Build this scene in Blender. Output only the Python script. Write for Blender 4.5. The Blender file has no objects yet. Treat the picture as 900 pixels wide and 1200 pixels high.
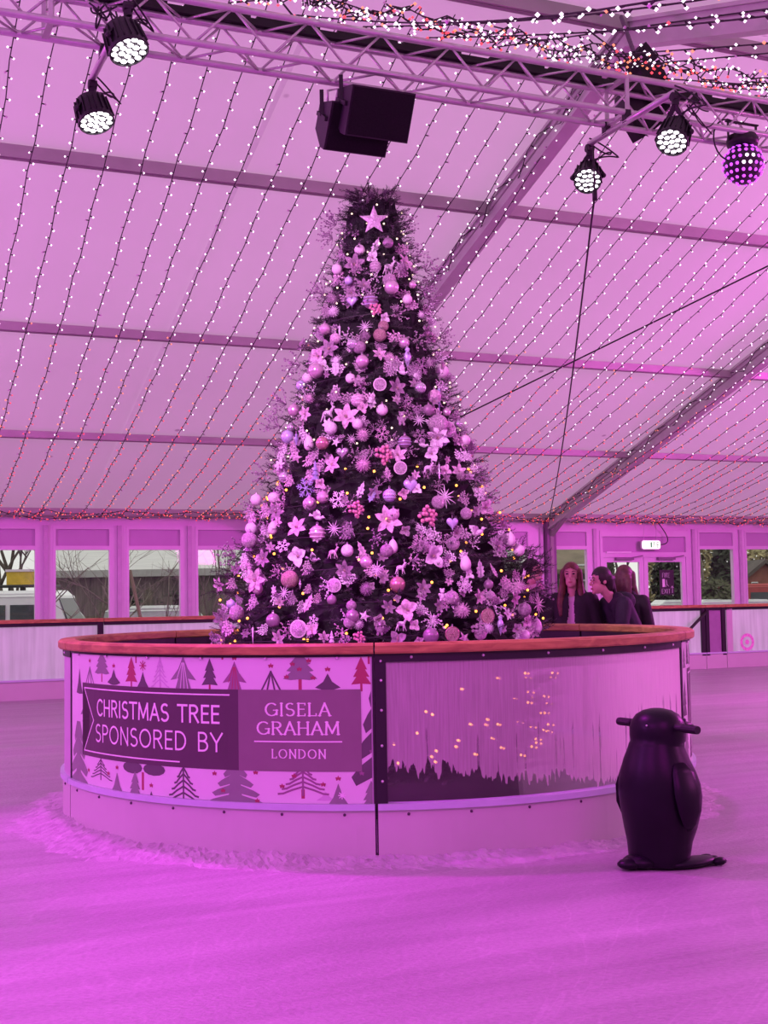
import bpy, bmesh, math, random
from mathutils import Vector, Matrix
R_ = random.Random(7)
PI = math.pi
sin, cos, rad = math.sin, math.cos, math.radians
SC = bpy.context.scene
COL = SC.collection

# ------------------------------------------------------------------ camera model (image taken as 900 x 1200)
F, PIT, ROL, CH = 1492.8, 0.0658, 0.0167, 1.5
PHI, TS, D0, ZE = 0.4098, 0.3398, 21.7495, 3.0          # far wall heading, roof slope, wall distance, eave height
VR = 11.8                                               # ridge, metres in from the far eave
DB, HB = 20.2217, 1.23                                  # rink barrier distance, height
RC = Vector((-0.0701, 9.5926, 0)); RR = 2.2704          # the ring round the tree
cam_d = bpy.data.cameras.new('camera'); cam = bpy.data.objects.new('camera', cam_d); COL.objects.link(cam)
cam_d.sensor_fit = 'VERTICAL'; cam_d.sensor_height = 36; cam_d.lens = F / 1200 * 36
cam_d.clip_end = 400
cam.matrix_world = Matrix.Translation((0, 0, CH)) @ Matrix.Rotation(PI / 2 + PIT, 4, 'X') @ Matrix.Rotation(-ROL, 4, 'Z')
SC.camera = cam

def ray(px, py):
    a, b = px - 450, py - 600
    c, s = cos(ROL), sin(ROL)
    x = a * c - b * s; y = a * s + b * c
    u = -y / F; x = x / F
    c, s = cos(PIT), sin(PIT)
    return Vector((x, c - u * s, s + u * c))
def at(px, py, Y):
    d = ray(px, py); return Vector((0, 0, CH)) + d * (Y / d.y)
def floor_at(px, py, z=0):
    d = ray(px, py); return Vector((0, 0, CH)) + d * ((z - CH) / d.z)
WD = Vector((cos(PHI), sin(PHI), 0)); WN = Vector((sin(PHI), -cos(PHI), 0))
def W(u, v, z):                                         # along the far wall, in from the wall, up
    return WN * (v - D0) + WD * u + Vector((0, 0, z))
def wall_at(px, py, v=0):                               # (u, z) where the wall-parallel plane is met
    d = ray(px, py); t = (v - D0) / d.dot(WN)
    p = Vector((0, 0, CH)) + d * t
    return p.dot(WD), p.z
def zroof(v):
    return ZE + TS * v if v <= VR else ZE + TS * (2 * VR - v)
def ring_at(px, py, r=RR):                              # (arc length, z) on the ring's near face
    d = ray(px, py); o = Vector((0, 0, CH)) - RC
    a = d.x ** 2 + d.y ** 2; b = 2 * (o.x * d.x + o.y * d.y); c = o.x ** 2 + o.y ** 2 - r * r
    q = b * b - 4 * a * c
    t = (-b - math.sqrt(max(q, 0))) / (2 * a)
    p = o + d * t
    return math.atan2(p.x, -p.y) * r, p.z

# ------------------------------------------------------------------ materials
MATS = {}
def mat(name, col, rough=.5, metal=0, emis=None, estr=0, var=.08, scale=8, bump=0, bscale=60, spec=.5, trans=0, alpha=1, sample=True, coat=0):
    if name in MATS: return MATS[name]
    m = bpy.data.materials.new(name); m.use_nodes = True; nt = m.node_tree; N = nt.nodes; L = nt.links
    b = N['Principled BSDF']
    b.inputs['Roughness'].default_value = rough; b.inputs['Metallic'].default_value = metal
    b.inputs['Specular IOR Level'].default_value = spec
    b.inputs['Transmission Weight'].default_value = trans
    b.inputs['Alpha'].default_value = alpha
    b.inputs['Coat Weight'].default_value = coat
    tc = N.new('ShaderNodeTexCoord')
    no = N.new('ShaderNodeTexNoise'); no.inputs['Scale'].default_value = scale; no.inputs['Detail'].default_value = 4
    L.new(tc.outputs['Object'], no.inputs['Vector'])
    cr = N.new('ShaderNodeValToRGB')
    cr.color_ramp.elements[0].position = .3; cr.color_ramp.elements[1].position = .7
    cr.color_ramp.elements[0].color = (*[max(0, c * (1 - var)) for c in col], 1)
    cr.color_ramp.elements[1].color = (*[min(1, c * (1 + var)) for c in col], 1)
    L.new(no.outputs['Fac'], cr.inputs['Fac']); L.new(cr.outputs['Color'], b.inputs['Base Color'])
    if emis:
        b.inputs['Emission Color'].default_value = (*emis, 1); b.inputs['Emission Strength'].default_value = estr
        if not sample: m.cycles.emission_sampling = 'NONE'
    if bump:
        n2 = N.new('ShaderNodeTexNoise'); n2.inputs['Scale'].default_value = bscale
        L.new(tc.outputs['Object'], n2.inputs['Vector'])
        bp = N.new('ShaderNodeBump'); bp.inputs['Strength'].default_value = bump; bp.inputs['Distance'].default_value = .01
        L.new(n2.outputs['Fac'], bp.inputs['Height']); L.new(bp.outputs['Normal'], b.inputs['Normal'])
    MATS[name] = m
    return m

def nodes_of(m): return m.node_tree.nodes, m.node_tree.links
white = mat('white_paint', (.80, .78, .80), .45, var=.03, scale=3)
wframe = mat('white_pvc_frame', (.78, .62, .78), .4, var=.04, scale=3)
wpanel = mat('mauve_infill_panel', (.55, .36, .56), .55, var=.05, scale=2)
black = mat('black_plastic', (.012, .010, .014), .45, var=.2)
blackm = mat('black_metal', (.02, .016, .022), .5, metal=.2)
alu = mat('aluminium', (.62, .64, .60), .35, metal=.55, var=.06)
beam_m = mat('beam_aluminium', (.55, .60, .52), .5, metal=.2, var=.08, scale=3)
beam_d = mat('beam_shade_side', (.31, .29, .28), .6, metal=.1, var=.1, scale=3)  # darker beam metal, shade put into its colour
purl_m = mat('purlin_aluminium', (.44, .46, .40), .55, metal=.1, var=.08, scale=3)
steel_d = mat('dark_steel', (.10, .07, .10), .5, metal=.4)
bolt_m = mat('bolt_steel', (.8, .75, .8), .3, metal=.7)
wire_m = mat('dark_green_cable', (.02, .018, .02), .6)

# warm wood rail
def wood(name, c1, c2, sc=(1, 1, 1)):
    m = mat(name, c1, .5, var=.0); N, L = nodes_of(m); b = N['Principled BSDF']
    tc = N.new('ShaderNodeTexCoord'); mp = N.new('ShaderNodeMapping'); mp.inputs['Scale'].default_value = sc
    no = N.new('ShaderNodeTexNoise'); no.inputs['Scale'].default_value = 3; no.inputs['Detail'].default_value = 6; no.inputs['Distortion'].default_value = 1.2
    cr = N.new('ShaderNodeValToRGB'); cr.color_ramp.elements[0].position = .35; cr.color_ramp.elements[1].position = .68
    cr.color_ramp.elements[0].color = (*c2, 1); cr.color_ramp.elements[1].color = (*c1, 1)
    L.new(tc.outputs['Object'], mp.inputs[0]); L.new(mp.outputs[0], no.inputs['Vector']); L.new(no.outputs['Fac'], cr.inputs['Fac'])
    L.new(cr.outputs['Color'], b.inputs['Base Color'])
    return m
rail_m = wood('varnished_pine_rail', (.54, .36, .10), (.32, .17, .05), (1.6, 1.6, 7))
timber_m = wood('weathered_timber', (.19, .155, .13), (.07, .055, .05), (3, 3, .3))

# roof fabric: pink emission stands in for daylight and lamp light on it
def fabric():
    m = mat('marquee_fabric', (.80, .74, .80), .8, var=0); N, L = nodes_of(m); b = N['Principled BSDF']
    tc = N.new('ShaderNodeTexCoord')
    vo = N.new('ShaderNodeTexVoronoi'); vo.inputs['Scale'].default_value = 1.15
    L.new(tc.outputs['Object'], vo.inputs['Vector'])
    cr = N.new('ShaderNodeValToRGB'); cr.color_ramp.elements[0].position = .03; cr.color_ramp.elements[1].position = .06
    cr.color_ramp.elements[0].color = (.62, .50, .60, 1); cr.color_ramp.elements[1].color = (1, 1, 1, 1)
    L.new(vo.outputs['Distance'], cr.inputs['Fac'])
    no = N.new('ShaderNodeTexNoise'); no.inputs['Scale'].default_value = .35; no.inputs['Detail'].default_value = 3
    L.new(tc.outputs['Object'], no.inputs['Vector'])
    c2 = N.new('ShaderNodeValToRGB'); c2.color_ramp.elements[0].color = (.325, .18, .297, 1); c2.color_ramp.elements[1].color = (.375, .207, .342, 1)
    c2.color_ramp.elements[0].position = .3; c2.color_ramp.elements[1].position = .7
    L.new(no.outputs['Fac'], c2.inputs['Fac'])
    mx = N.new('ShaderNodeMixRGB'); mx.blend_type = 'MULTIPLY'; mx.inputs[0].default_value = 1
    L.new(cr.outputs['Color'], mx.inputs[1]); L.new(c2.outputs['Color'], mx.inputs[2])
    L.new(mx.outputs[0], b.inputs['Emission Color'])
    sx = N.new('ShaderNodeSeparateXYZ'); L.new(tc.outputs['Object'], sx.inputs[0]); mr = N.new('ShaderNodeMapRange'); mr.inputs[1].default_value = 3; mr.inputs[2].default_value = 6.2; mr.inputs[3].default_value = .74; mr.inputs[4].default_value = 1.06  # glow weakens towards the eave: shading put into the emission
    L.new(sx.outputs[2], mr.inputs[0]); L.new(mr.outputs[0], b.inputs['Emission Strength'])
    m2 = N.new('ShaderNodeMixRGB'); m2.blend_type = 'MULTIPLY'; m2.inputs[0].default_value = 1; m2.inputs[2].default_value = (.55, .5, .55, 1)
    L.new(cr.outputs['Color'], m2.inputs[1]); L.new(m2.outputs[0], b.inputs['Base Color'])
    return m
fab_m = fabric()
seam_m = mat('fabric_seam', (.5, .42, .5), .8, emis=(.305, .165, .28), estr=1)  # seam carries the roof's painted glow, slightly dimmer

def ice():
    m = mat('rink_ice', (.8, .8, .8), .38, var=0); N, L = nodes_of(m); b = N['Principled BSDF']
    tc = N.new('ShaderNodeTexCoord')
    def noise(scale, sc, rot=0, detail=5, dist=0):
        mp = N.new('ShaderNodeMapping'); mp.vector_type = 'TEXTURE'; mp.inputs['Scale'].default_value = [1 / k for k in sc]; mp.inputs['Rotation'].default_value = (0, 0, rot)
        n = N.new('ShaderNodeTexNoise'); n.inputs['Scale'].default_value = scale; n.inputs['Detail'].default_value = detail; n.inputs['Distortion'].default_value = dist
        L.new(tc.outputs['Object'], mp.inputs[0]); L.new(mp.outputs[0], n.inputs['Vector']); return n
    a = noise(.55, (.5, 1.6, 1), PHI, 6, .5); c = noise(2.0, (.16, 2.6, 1), PHI, 7, .5); d = noise(.9, (.5, 1.6, 1), PHI + .7, 3, 1.8); g = noise(38, (1, 1.6, 1), 0, 4)
    def ramp(n, p0, p1, c0, c1):
        r = N.new('ShaderNodeValToRGB'); r.color_ramp.elements[0].position = p0; r.color_ramp.elements[1].position = p1
        r.color_ramp.elements[0].color = (*c0, 1); r.color_ramp.elements[1].color = (*c1, 1); L.new(n.outputs['Fac'], r.inputs['Fac']); return r
    def mul(x, y, f=1):
        q = N.new('ShaderNodeMixRGB'); q.blend_type = 'MULTIPLY'; q.inputs[0].default_value = f
        L.new(x.outputs[0], q.inputs[1]); L.new(y.outputs[0], q.inputs[2]); return q
    r1 = ramp(a, .34, .68, (.47, .47, .46), (.60, .61, .59))
    r2 = ramp(c, .40, .62, (.86, .85, .86), (1, 1, 1))
    r3 = ramp(d, .488, .512, (.90, .90, .90), (.90, .90, .90)); k_ = r3.color_ramp.elements.new(.5); k_.color = (1, 1, 1, 1)
    r4 = ramp(g, .3, .7, (.78, .76, .78), (1, 1, 1))
    q = mul(mul(mul(r1, r2), r3), r4)
    L.new(q.outputs[0], b.inputs['Base Color'])
    rr = ramp(a, .35, .65, (.30,) * 3, (.6,) * 3); L.new(rr.outputs[0], b.inputs['Roughness'])
    bp = N.new('ShaderNodeBump'); bp.inputs['Strength'].default_value = .6; bp.inputs['Distance'].default_value = .015
    ad = N.new('ShaderNodeMath'); ad.operation = 'ADD'; L.new(c.outputs['Fac'], ad.inputs[0]); L.new(g.outputs['Fac'], ad.inputs[1])
    L.new(ad.outputs[0], bp.inputs['Height']); L.new(bp.outputs['Normal'], b.inputs['Normal'])
    return m
ice_m = ice()
snow_m = mat('ice_shavings', (.50, .50, .49), .8, var=.14, scale=9, bump=.6, bscale=45)

def glass_mat(name, tint=(.95, .97, .96), gl=.06):
    m = bpy.data.materials.new(name); m.use_nodes = True; N, L = nodes_of(m); N.remove(N['Principled BSDF'])
    o = N['Material Output']; t = N.new('ShaderNodeBsdfTransparent'); t.inputs[0].default_value = (*tint, 1)
    g = N.new('ShaderNodeBsdfGlossy'); g.inputs['Roughness'].default_value = .03
    no = N.new('ShaderNodeTexNoise'); no.inputs['Scale'].default_value = 2
    mr = N.new('ShaderNodeMapRange'); mr.inputs[3].default_value = gl * .7; mr.inputs[4].default_value = gl * 1.3
    L.new(no.outputs['Fac'], mr.inputs[0])
    mx = N.new('ShaderNodeMixShader'); L.new(mr.outputs[0], mx.inputs[0]); L.new(t.outputs[0], mx.inputs[1]); L.new(g.outputs[0], mx.inputs[2]); L.new(mx.outputs[0], o.inputs['Surface'])
    return m
glass_m = glass_mat('window_glass')

# condensation on the ring's clear screen: object X runs along the arc, Z up, drips run down
def condensation():
    m = bpy.data.materials.new('fogged_screen'); m.use_nodes = True; N, L = nodes_of(m); N.remove(N['Principled BSDF'])
    o = N['Material Output']; uv = N.new('ShaderNodeUVMap'); uv.uv_map = 'uv'
    sep = N.new('ShaderNodeSeparateXYZ'); L.new(uv.outputs[0], sep.inputs[0])
    def noise(scale, sc, detail=4):
        mp = N.new('ShaderNodeMapping'); mp.inputs['Scale'].default_value = sc
        n = N.new('ShaderNodeTexNoise'); n.inputs['Scale'].default_value = scale; n.inputs['Detail'].default_value = detail
        L.new(uv.outputs[0], mp.inputs[0]); L.new(mp.outputs[0], n.inputs['Vector']); return n.outputs['Fac']
    def M(op, a, b):
        q = N.new('ShaderNodeMath'); q.operation = op
        for k, x in enumerate((a, b)):
            if isinstance(x, (int, float)): q.inputs[k].default_value = x
            else: L.new(x, q.inputs[k])
        q.use_clamp = False
        return q.outputs[0]
    def sstep(x, a, b):
        q = N.new('ShaderNodeMapRange'); q.interpolation_type = 'SMOOTHSTEP'; q.inputs[1].default_value = a; q.inputs[2].default_value = b
        L.new(x, q.inputs[0]); return q.outputs[0]
    drips = noise(1, (34, 1.1, 1), 3)                       # vertical runs
    fine = noise(1, (95, 4, 1), 3)
    big = noise(1, (3.2, 3.5, 1), 3)
    z = sep.outputs[1]; s = sep.outputs[0]
    low = M('SUBTRACT', 1, sstep(z, .02, .42))              # 1 at the bottom edge
    left = M('SUBTRACT', 1, sstep(s, 1.0, 1.75))            # fog thickens towards the right
    # clear patch: jagged pool along the bottom left, thin runs above
    h = M('SUBTRACT', M('ADD', M('MULTIPLY', big, .30), M('MULTIPLY', drips, .30)), M('ADD', .075, M('MULTIPLY', s, .118)))
    pool = sstep(M('SUBTRACT', h, z), .0, .012)
    runs = M('MULTIPLY', sstep(drips, .57, .63), sstep(M('SUBTRACT', .80, M('ADD', z, M('MULTIPLY', big, .45))), 0.02, .25))
    clear = M('MAXIMUM', M('MULTIPLY', pool, .97), M('MULTIPLY', runs, .75))
    base = M('ADD', .14, M('MULTIPLY', left, .44))
    base = M('ADD', base, M('MULTIPLY', M('SUBTRACT', fine, .5), .25))
    fac = N.new('ShaderNodeClamp'); L.new(M('MAXIMUM', clear, base), fac.inputs[0])
    t = N.new('ShaderNodeBsdfTransparent'); t.inputs[0].default_value = (.92, .9, .92, 1)
    rf = N.new('ShaderNodeBsdfRefraction'); rf.inputs['IOR'].default_value = 1.03; rf.inputs['Roughness'].default_value = .12; rf.inputs[0].default_value = (.9, .88, .9, 1)
    mt = N.new('ShaderNodeMixShader'); mt.inputs[0].default_value = .35; L.new(t.outputs[0], mt.inputs[1]); L.new(rf.outputs[0], mt.inputs[2])
    df = N.new('ShaderNodeBsdfDiffuse'); df.inputs[0].default_value = (.95, .99, .86, 1)
    gl = N.new('ShaderNodeBsdfGlossy'); gl.inputs['Roughness'].default_value = .25; gl.inputs[0].default_value = (.8, .8, .8, 1)
    m1 = N.new('ShaderNodeMixShader'); L.new(fac.outputs[0], m1.inputs[0]); L.new(df.outputs[0], m1.inputs[1]); L.new(mt.outputs[0], m1.inputs[2])
    m2 = N.new('ShaderNodeMixShader'); m2.inputs[0].default_value = .06; L.new(m1.outputs[0], m2.inputs[1]); L.new(gl.outputs[0], m2.inputs[2])
    L.new(m2.outputs[0], o.inputs['Surface'])
    return m
fog_m = condensation()

def frosted():
    m = mat('frosted_barrier_sheet', (.70, .72, .72), .35, var=0); N, L = nodes_of(m); b = N['Principled BSDF']
    tc = N.new('ShaderNodeTexCoord'); mp = N.new('ShaderNodeMapping'); mp.inputs['Scale'].default_value = (14, 14, .8)
    n = N.new('ShaderNodeTexNoise'); n.inputs['Scale'].default_value = 1; n.inputs['Detail'].default_value = 5
    n2 = N.new('ShaderNodeTexNoise'); n2.inputs['Scale'].default_value = 1.1
    L.new(tc.outputs['Object'], mp.inputs[0]); L.new(mp.outputs[0], n.inputs['Vector']); L.new(tc.outputs['Object'], n2.inputs['Vector'])
    ad = N.new('ShaderNodeMath'); ad.operation = 'MULTIPLY_ADD'; ad.inputs[1].default_value = .5; L.new(n.outputs['Fac'], ad.inputs[0])
    q = N.new('ShaderNodeMath'); q.operation = 'MULTIPLY'; q.inputs[1].default_value = .5; L.new(n2.outputs['Fac'], q.inputs[0]); L.new(q.outputs[0], ad.inputs[2])
    cr = N.new('ShaderNodeValToRGB'); cr.color_ramp.elements[0].position = .36; cr.color_ramp.elements[1].position = .6
    cr.color_ramp.elements[0].color = (.34, .40, .37, 1); cr.color_ramp.elements[1].color = (.56, .70, .61, 1)
    L.new(ad.outputs[0], cr.inputs['Fac']); L.new(cr.outputs['Color'], b.inputs['Base Color'])
    b.inputs['Emission Color'].default_value = (.5, .5, .52, 1); b.inputs['Emission Strength'].default_value = .34  # greenish tint and grey emission stand in for daylight from behind
    return m
frost_m = frosted()

# ------------------------------------------------------------------ mesh building
class MB:
    def __init__(s): s.v = []; s.f = []; s.mi = []
    def add(s, vs, fs, m=0):
        n = len(s.v); s.v += [Vector(v) for v in vs]; s.f += [tuple(i + n for i in f) for f in fs]; s.mi += [m] * len(fs)
    def quad(s, a, b, c, d, m=0): s.add([a, b, c, d], [(0, 1, 2, 3)], m)
    def box(s, c, size, ax=None, m=0):
        c = Vector(c); ax = ax or (Vector((1, 0, 0)), Vector((0, 1, 0)), Vector((0, 0, 1)))
        h = [Vector(a) * (k / 2) for a, k in zip(ax, size)]
        vs = [c + h[0] * i + h[1] * j + h[2] * k for i in (-1, 1) for j in (-1, 1) for k in (-1, 1)]
        s.add(vs, [(0, 1, 3, 2), (4, 6, 7, 5), (0, 4, 5, 1), (2, 3, 7, 6), (0, 2, 6, 4), (1, 5, 7, 3)], m)
    def bar(s, a, b, w, h, up=(0, 0, 1), m=0):
        a, b = Vector(a), Vector(b); d = (b - a).normalized(); up = Vector(up)
        sd = d.cross(up)
        if sd.length < 1e-4: sd = d.cross(Vector((1, 0, 0)))
        sd.normalize(); u2 = sd.cross(d)
        s.box((a + b) / 2, ((b - a).length, w, h), (d, sd, u2), m)
    def tube(s, pts, r, n=8, m=0, cap=True):
        pts = [Vector(p) for p in pts]; k = len(pts)
        rs = r if isinstance(r, (list, tuple)) else [r] * k
        vs = []; pn = None
        for i, p in enumerate(pts):
            d = (pts[min(i + 1, k - 1)] - pts[max(i - 1, 0)])
            d = d.normalized() if d.length > 1e-9 else Vector((0, 0, 1))
            if pn is None:
                t = Vector((0, 0, 1)) if abs(d.z) < .9 else Vector((1, 0, 0)); a = d.cross(t).normalized()
            else:
                a = pn - d * pn.dot(d); a = a.normalized() if a.length > 1e-6 else d.orthogonal().normalized()
            pn = a; b = d.cross(a)
            vs += [p + (a * cos(2 * PI * j / n) + b * sin(2 * PI * j / n)) * rs[i] for j in range(n)]
        fs = [(i * n + j, i * n + (j + 1) % n, (i + 1) * n + (j + 1) % n, (i + 1) * n + j) for i in range(k - 1) for j in range(n)]
        if cap: fs += [tuple(range(n - 1, -1, -1)), tuple((k - 1) * n + j for j in range(n))]
        s.add(vs, fs, m)
    def lathe(s, prof, n=16, m=0, mat4=None):
        vs = []; k = len(prof)
        for r, z in prof: vs += [Vector((r * cos(2 * PI * j / n), r * sin(2 * PI * j / n), z)) for j in range(n)]
        if mat4: vs = [mat4 @ v for v in vs]
        fs = [(i * n + j, i * n + (j + 1) % n, (i + 1) * n + (j + 1) % n, (i + 1) * n + j) for i in range(k - 1) for j in range(n)]
        fs += [tuple(range(n - 1, -1, -1)), tuple((k - 1) * n + j for j in range(n))]
        s.add(vs, fs, m)
    def ball(s, c, r, n=10, m=0, sc=(1, 1, 1), M=None):
        c = Vector(c); k = max(4, n // 2 + 1); vs = []; fs = []
        for i in range(1, k):
            t = PI * i / k
            vs += [Vector((sin(t) * cos(2 * PI * j / n) * sc[0], sin(t) * sin(2 * PI * j / n) * sc[1], cos(t) * sc[2])) * r for j in range(n)]
        vs += [Vector((0, 0, r * sc[2])), Vector((0, 0, -r * sc[2]))]; T = len(vs) - 2
        for i in range(k - 2):
            fs += [(i * n + j, (i + 1) * n + j, (i + 1) * n + (j + 1) % n, i * n + (j + 1) % n) for j in range(n)]
        fs += [(T, j, (j + 1) % n) for j in range(n)] + [(T + 1, (k - 2) * n + (j + 1) % n, (k - 2) * n + j) for j in range(n)]
        s.add([c + (M @ v if M else v) for v in vs], fs, m)
    def octa(s, c, r, m=0):
        c = Vector(c); s.add([c + Vector(d) * r for d in ((1, 0, 0), (-1, 0, 0), (0, 1, 0), (0, -1, 0), (0, 0, 1), (0, 0, -1))],
              [(0, 2, 4), (2, 1, 4), (1, 3, 4), (3, 0, 4), (2, 0, 5), (1, 2, 5), (3, 1, 5), (0, 3, 5)], m)
    def poly(s, pts, d, m=0):                            # flat outline pts pushed along d
        pts = [Vector(p) for p in pts]; d = Vector(d); n = len(pts)
        s.add(pts + [p + d for p in pts], [tuple(range(n)), tuple(range(2 * n - 1, n - 1, -1))] + [(i, i + n, (i + 1) % n + n, (i + 1) % n) for i in range(n)], m)
    def xf(s, M): s.v = [M @ v for v in s.v]; return s
    def mesh(s, name, mats, smooth=False, off=None):
        me = bpy.data.meshes.new(name); o = off or Vector()
        me.from_pydata([v - o for v in s.v], [], s.f)
        mats = mats if isinstance(mats, (list, tuple)) else [mats]
        for m in mats: me.materials.append(m)
        me.polygons.foreach_set('material_index', s.mi)
        if smooth: me.polygons.foreach_set('use_smooth', [True] * len(s.f))
        me.validate(); me.update()
        return me
    def build(s, name, mats, parent=None, smooth=False, loc=None, sharp=None):
        """world coordinates in; the object sits at loc (or under its parent, whose location is taken off)"""
        off = Vector()
        p = parent
        while p is not None: off += p.location; p = p.parent
        l = Vector(loc) if loc is not None else Vector()
        me = s.mesh(name, mats, smooth, off + l)
        if smooth and sharp: me.set_sharp_from_angle(angle=rad(sharp))
        o = bpy.data.objects.new(name, me); COL.objects.link(o); o.location = l
        if parent is not None: o.parent = parent
        return o

def tag(o, label=None, cat=None, group=None, kind=None):
    if label: o['label'] = label
    if cat: o['category'] = cat
    if group: o['group'] = group
    if kind: o['kind'] = kind
    return o
def empty(name, loc, label, cat, group=None):
    o = bpy.data.objects.new(name, None); COL.objects.link(o); o.location = loc; o.empty_display_size = .1
    return tag(o, label, cat, group)
def struct(o, label=None): return tag(o, label, None, None, 'structure')
ORD = 'first second third fourth fifth sixth seventh eighth ninth tenth eleventh twelfth thirteenth fourteenth fifteenth sixteenth seventeenth eighteenth nineteenth twentieth'.split()
TENS = {2: 'twenty', 3: 'thirty', 4: 'forty', 5: 'fifty', 6: 'sixty'}
TENTH = {2: 'twentieth', 3: 'thirtieth', 4: 'fortieth', 5: 'fiftieth', 6: 'sixtieth'}
def ordw(k):                                             # k counts from 1
    if k <= 20: return ORD[k - 1]
    t, u = divmod(k, 10)
    return TENTH[t] if u == 0 else TENS[t] + '-' + ORD[u - 1]
def copy_tree(o, parent=None):
    c = o.copy(); COL.objects.link(c)
    if parent is not None: c.parent = parent
    for ch in o.children: copy_tree(ch, c)
    return c

# ================================================================== THE SETTING
U0, U1 = -13.0, 33.0
m = MB(); m.quad((-45, -14, 0), (60, -14, 0), (60, 60, 0), (-45, 60, 0))
# rink floor is cut to the marquee's footprint
m = MB(); m.quad(W(U0, 24, 0), W(U1, 24, 0), W(U1, -.3, 0), W(U0, -.3, 0)); struct(m.build('floor', ice_m))
m = MB()
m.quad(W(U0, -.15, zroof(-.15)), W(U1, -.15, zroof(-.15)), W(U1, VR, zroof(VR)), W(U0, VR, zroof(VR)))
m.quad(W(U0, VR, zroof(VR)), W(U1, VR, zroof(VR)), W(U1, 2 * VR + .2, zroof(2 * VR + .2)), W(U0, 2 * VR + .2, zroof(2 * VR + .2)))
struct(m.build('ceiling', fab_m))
# gables and the near side wall (behind the camera)
for nm, u in (('wall_left', U0), ('wall_right', U1)):
    m = MB(); m.add([W(u, -.2, 0), W(u, 24, 0), W(u, 24, 2.9), W(u, VR, zroof(VR)), W(u, -.2, 2.95)], [(0, 1, 2, 3, 4)]); struct(m.build(nm, white))
m = MB(); m.quad(W(U0, 23.9, 0), W(U1, 23.9, 0), W(U1, 23.9, 2.98), W(U0, 23.9, 2.98)); struct(m.build('wall_near', white))

# far wall: header band, low infill; its windows and the door sit between the posts
def up(px, py=665): return wall_at(px, py)[0]
op = [(up(62), up(131)), (up(148), up(214)), (up(229), up(292))]
pitch = op[1][0] - op[0][0]; wid = op[0][1] - op[0][0]
lefts = [(op[0][0] - pitch * k, op[0][0] - pitch * k + wid) for k in range(6, 0, -1)]
hid0 = op[2][1] + .18; hid1 = up(632) - .15
nh = 6; hp = (hid1 - hid0) / nh
hid = [(hid0 + hp * k + .06, hid0 + hp * (k + 1) - .06) for k in range(nh)]
dr = (up(703), up(806))
rts = [(up(647), up(690))]
rt2 = [(up(818), up(861)), (up(873), up(915))]
rp = rt2[1][0] - rt2[0][0]; rw = rt2[0][1] - rt2[0][0]
rt2 += [(rt2[1][0] + rp * k, rt2[1][0] + rp * k + rw) for k in range(1, 7)]
wins = lefts + op + hid + rts + rt2
ZS, ZG, ZP0, ZP1, ZH = 0.95, 2.36, 2.43, 2.71, 2.76        # sill, glass top, infill panel, header underside
m = MB(); m.add([W(U0, 0, 2.74), W(U1, 0, 2.74), W(U1, 0, 3.02), W(U0, 0, 3.02), W(U0, -.1, 2.74), W(U1, -.1, 2.74), W(U1, -.1, 3.02), W(U0, -.1, 3.02)],
                [(0, 1, 2, 3), (4, 7, 6, 5), (0, 4, 5, 1)])
allo = sorted(wins + [dr])
edges = [U0] + [e for o in allo for e in o] + [U1]
for a, b in zip(edges[0::2], edges[1::2]):                     # posts between the openings, full height
    m.box(W((a + b) / 2, -.05, 1.37), (b - a, .12, 2.78), (WD, WN, Vector((0, 0, 1))))
    if b - a < 1: m.box(W((a + b) / 2, .03, 1.9), (min(.07, (b - a) * .35), .06, 1.75), (WD, WN, Vector((0, 0, 1))), 1)
for a, b in wins:
    m.box(W((a + b) / 2, -.05, .475), (b - a, .09, .95), (WD, WN, Vector((0, 0, 1))))
struct(m.build('wall_far', [wframe, mat('post_cover', (.60, .44, .60), .5)]))
AX = (WD, WN, Vector((0, 0, 1)))
for k, (a, b) in enumerate(wins):
    e = empty('window_%d' % (k + 1), W((a + b) / 2, 0, ZS), None, None); struct(e)
    fr = MB(); t = .045; c = (a + b) / 2
    for x in (a + t / 2, b - t / 2): fr.box(W(x, -.03, (ZS + ZH) / 2), (t, .10, ZH - ZS), AX)
    for z, h in ((ZS + t / 2, t), ((ZG + ZP0) / 2, ZP0 - ZG), ((ZP1 + ZH) / 2, ZH - ZP1)): fr.box(W(c, -.03, z), (b - a - 2 * t, .10, h), AX)
    fr.build('window_frame', wframe, e)
    g = MB(); g.quad(W(a + t, -.04, ZS + t), W(b - t, -.04, ZS + t), W(b - t, -.04, ZG), W(a + t, -.04, ZG)); g.build('pane', glass_m, e)
    p = MB(); p.box(W(c, -.035, (ZP0 + ZP1) / 2), (b - a - 2 * t, .03, ZP1 - ZP0), AX); p.build('infill_panel', wpanel, e)

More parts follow.
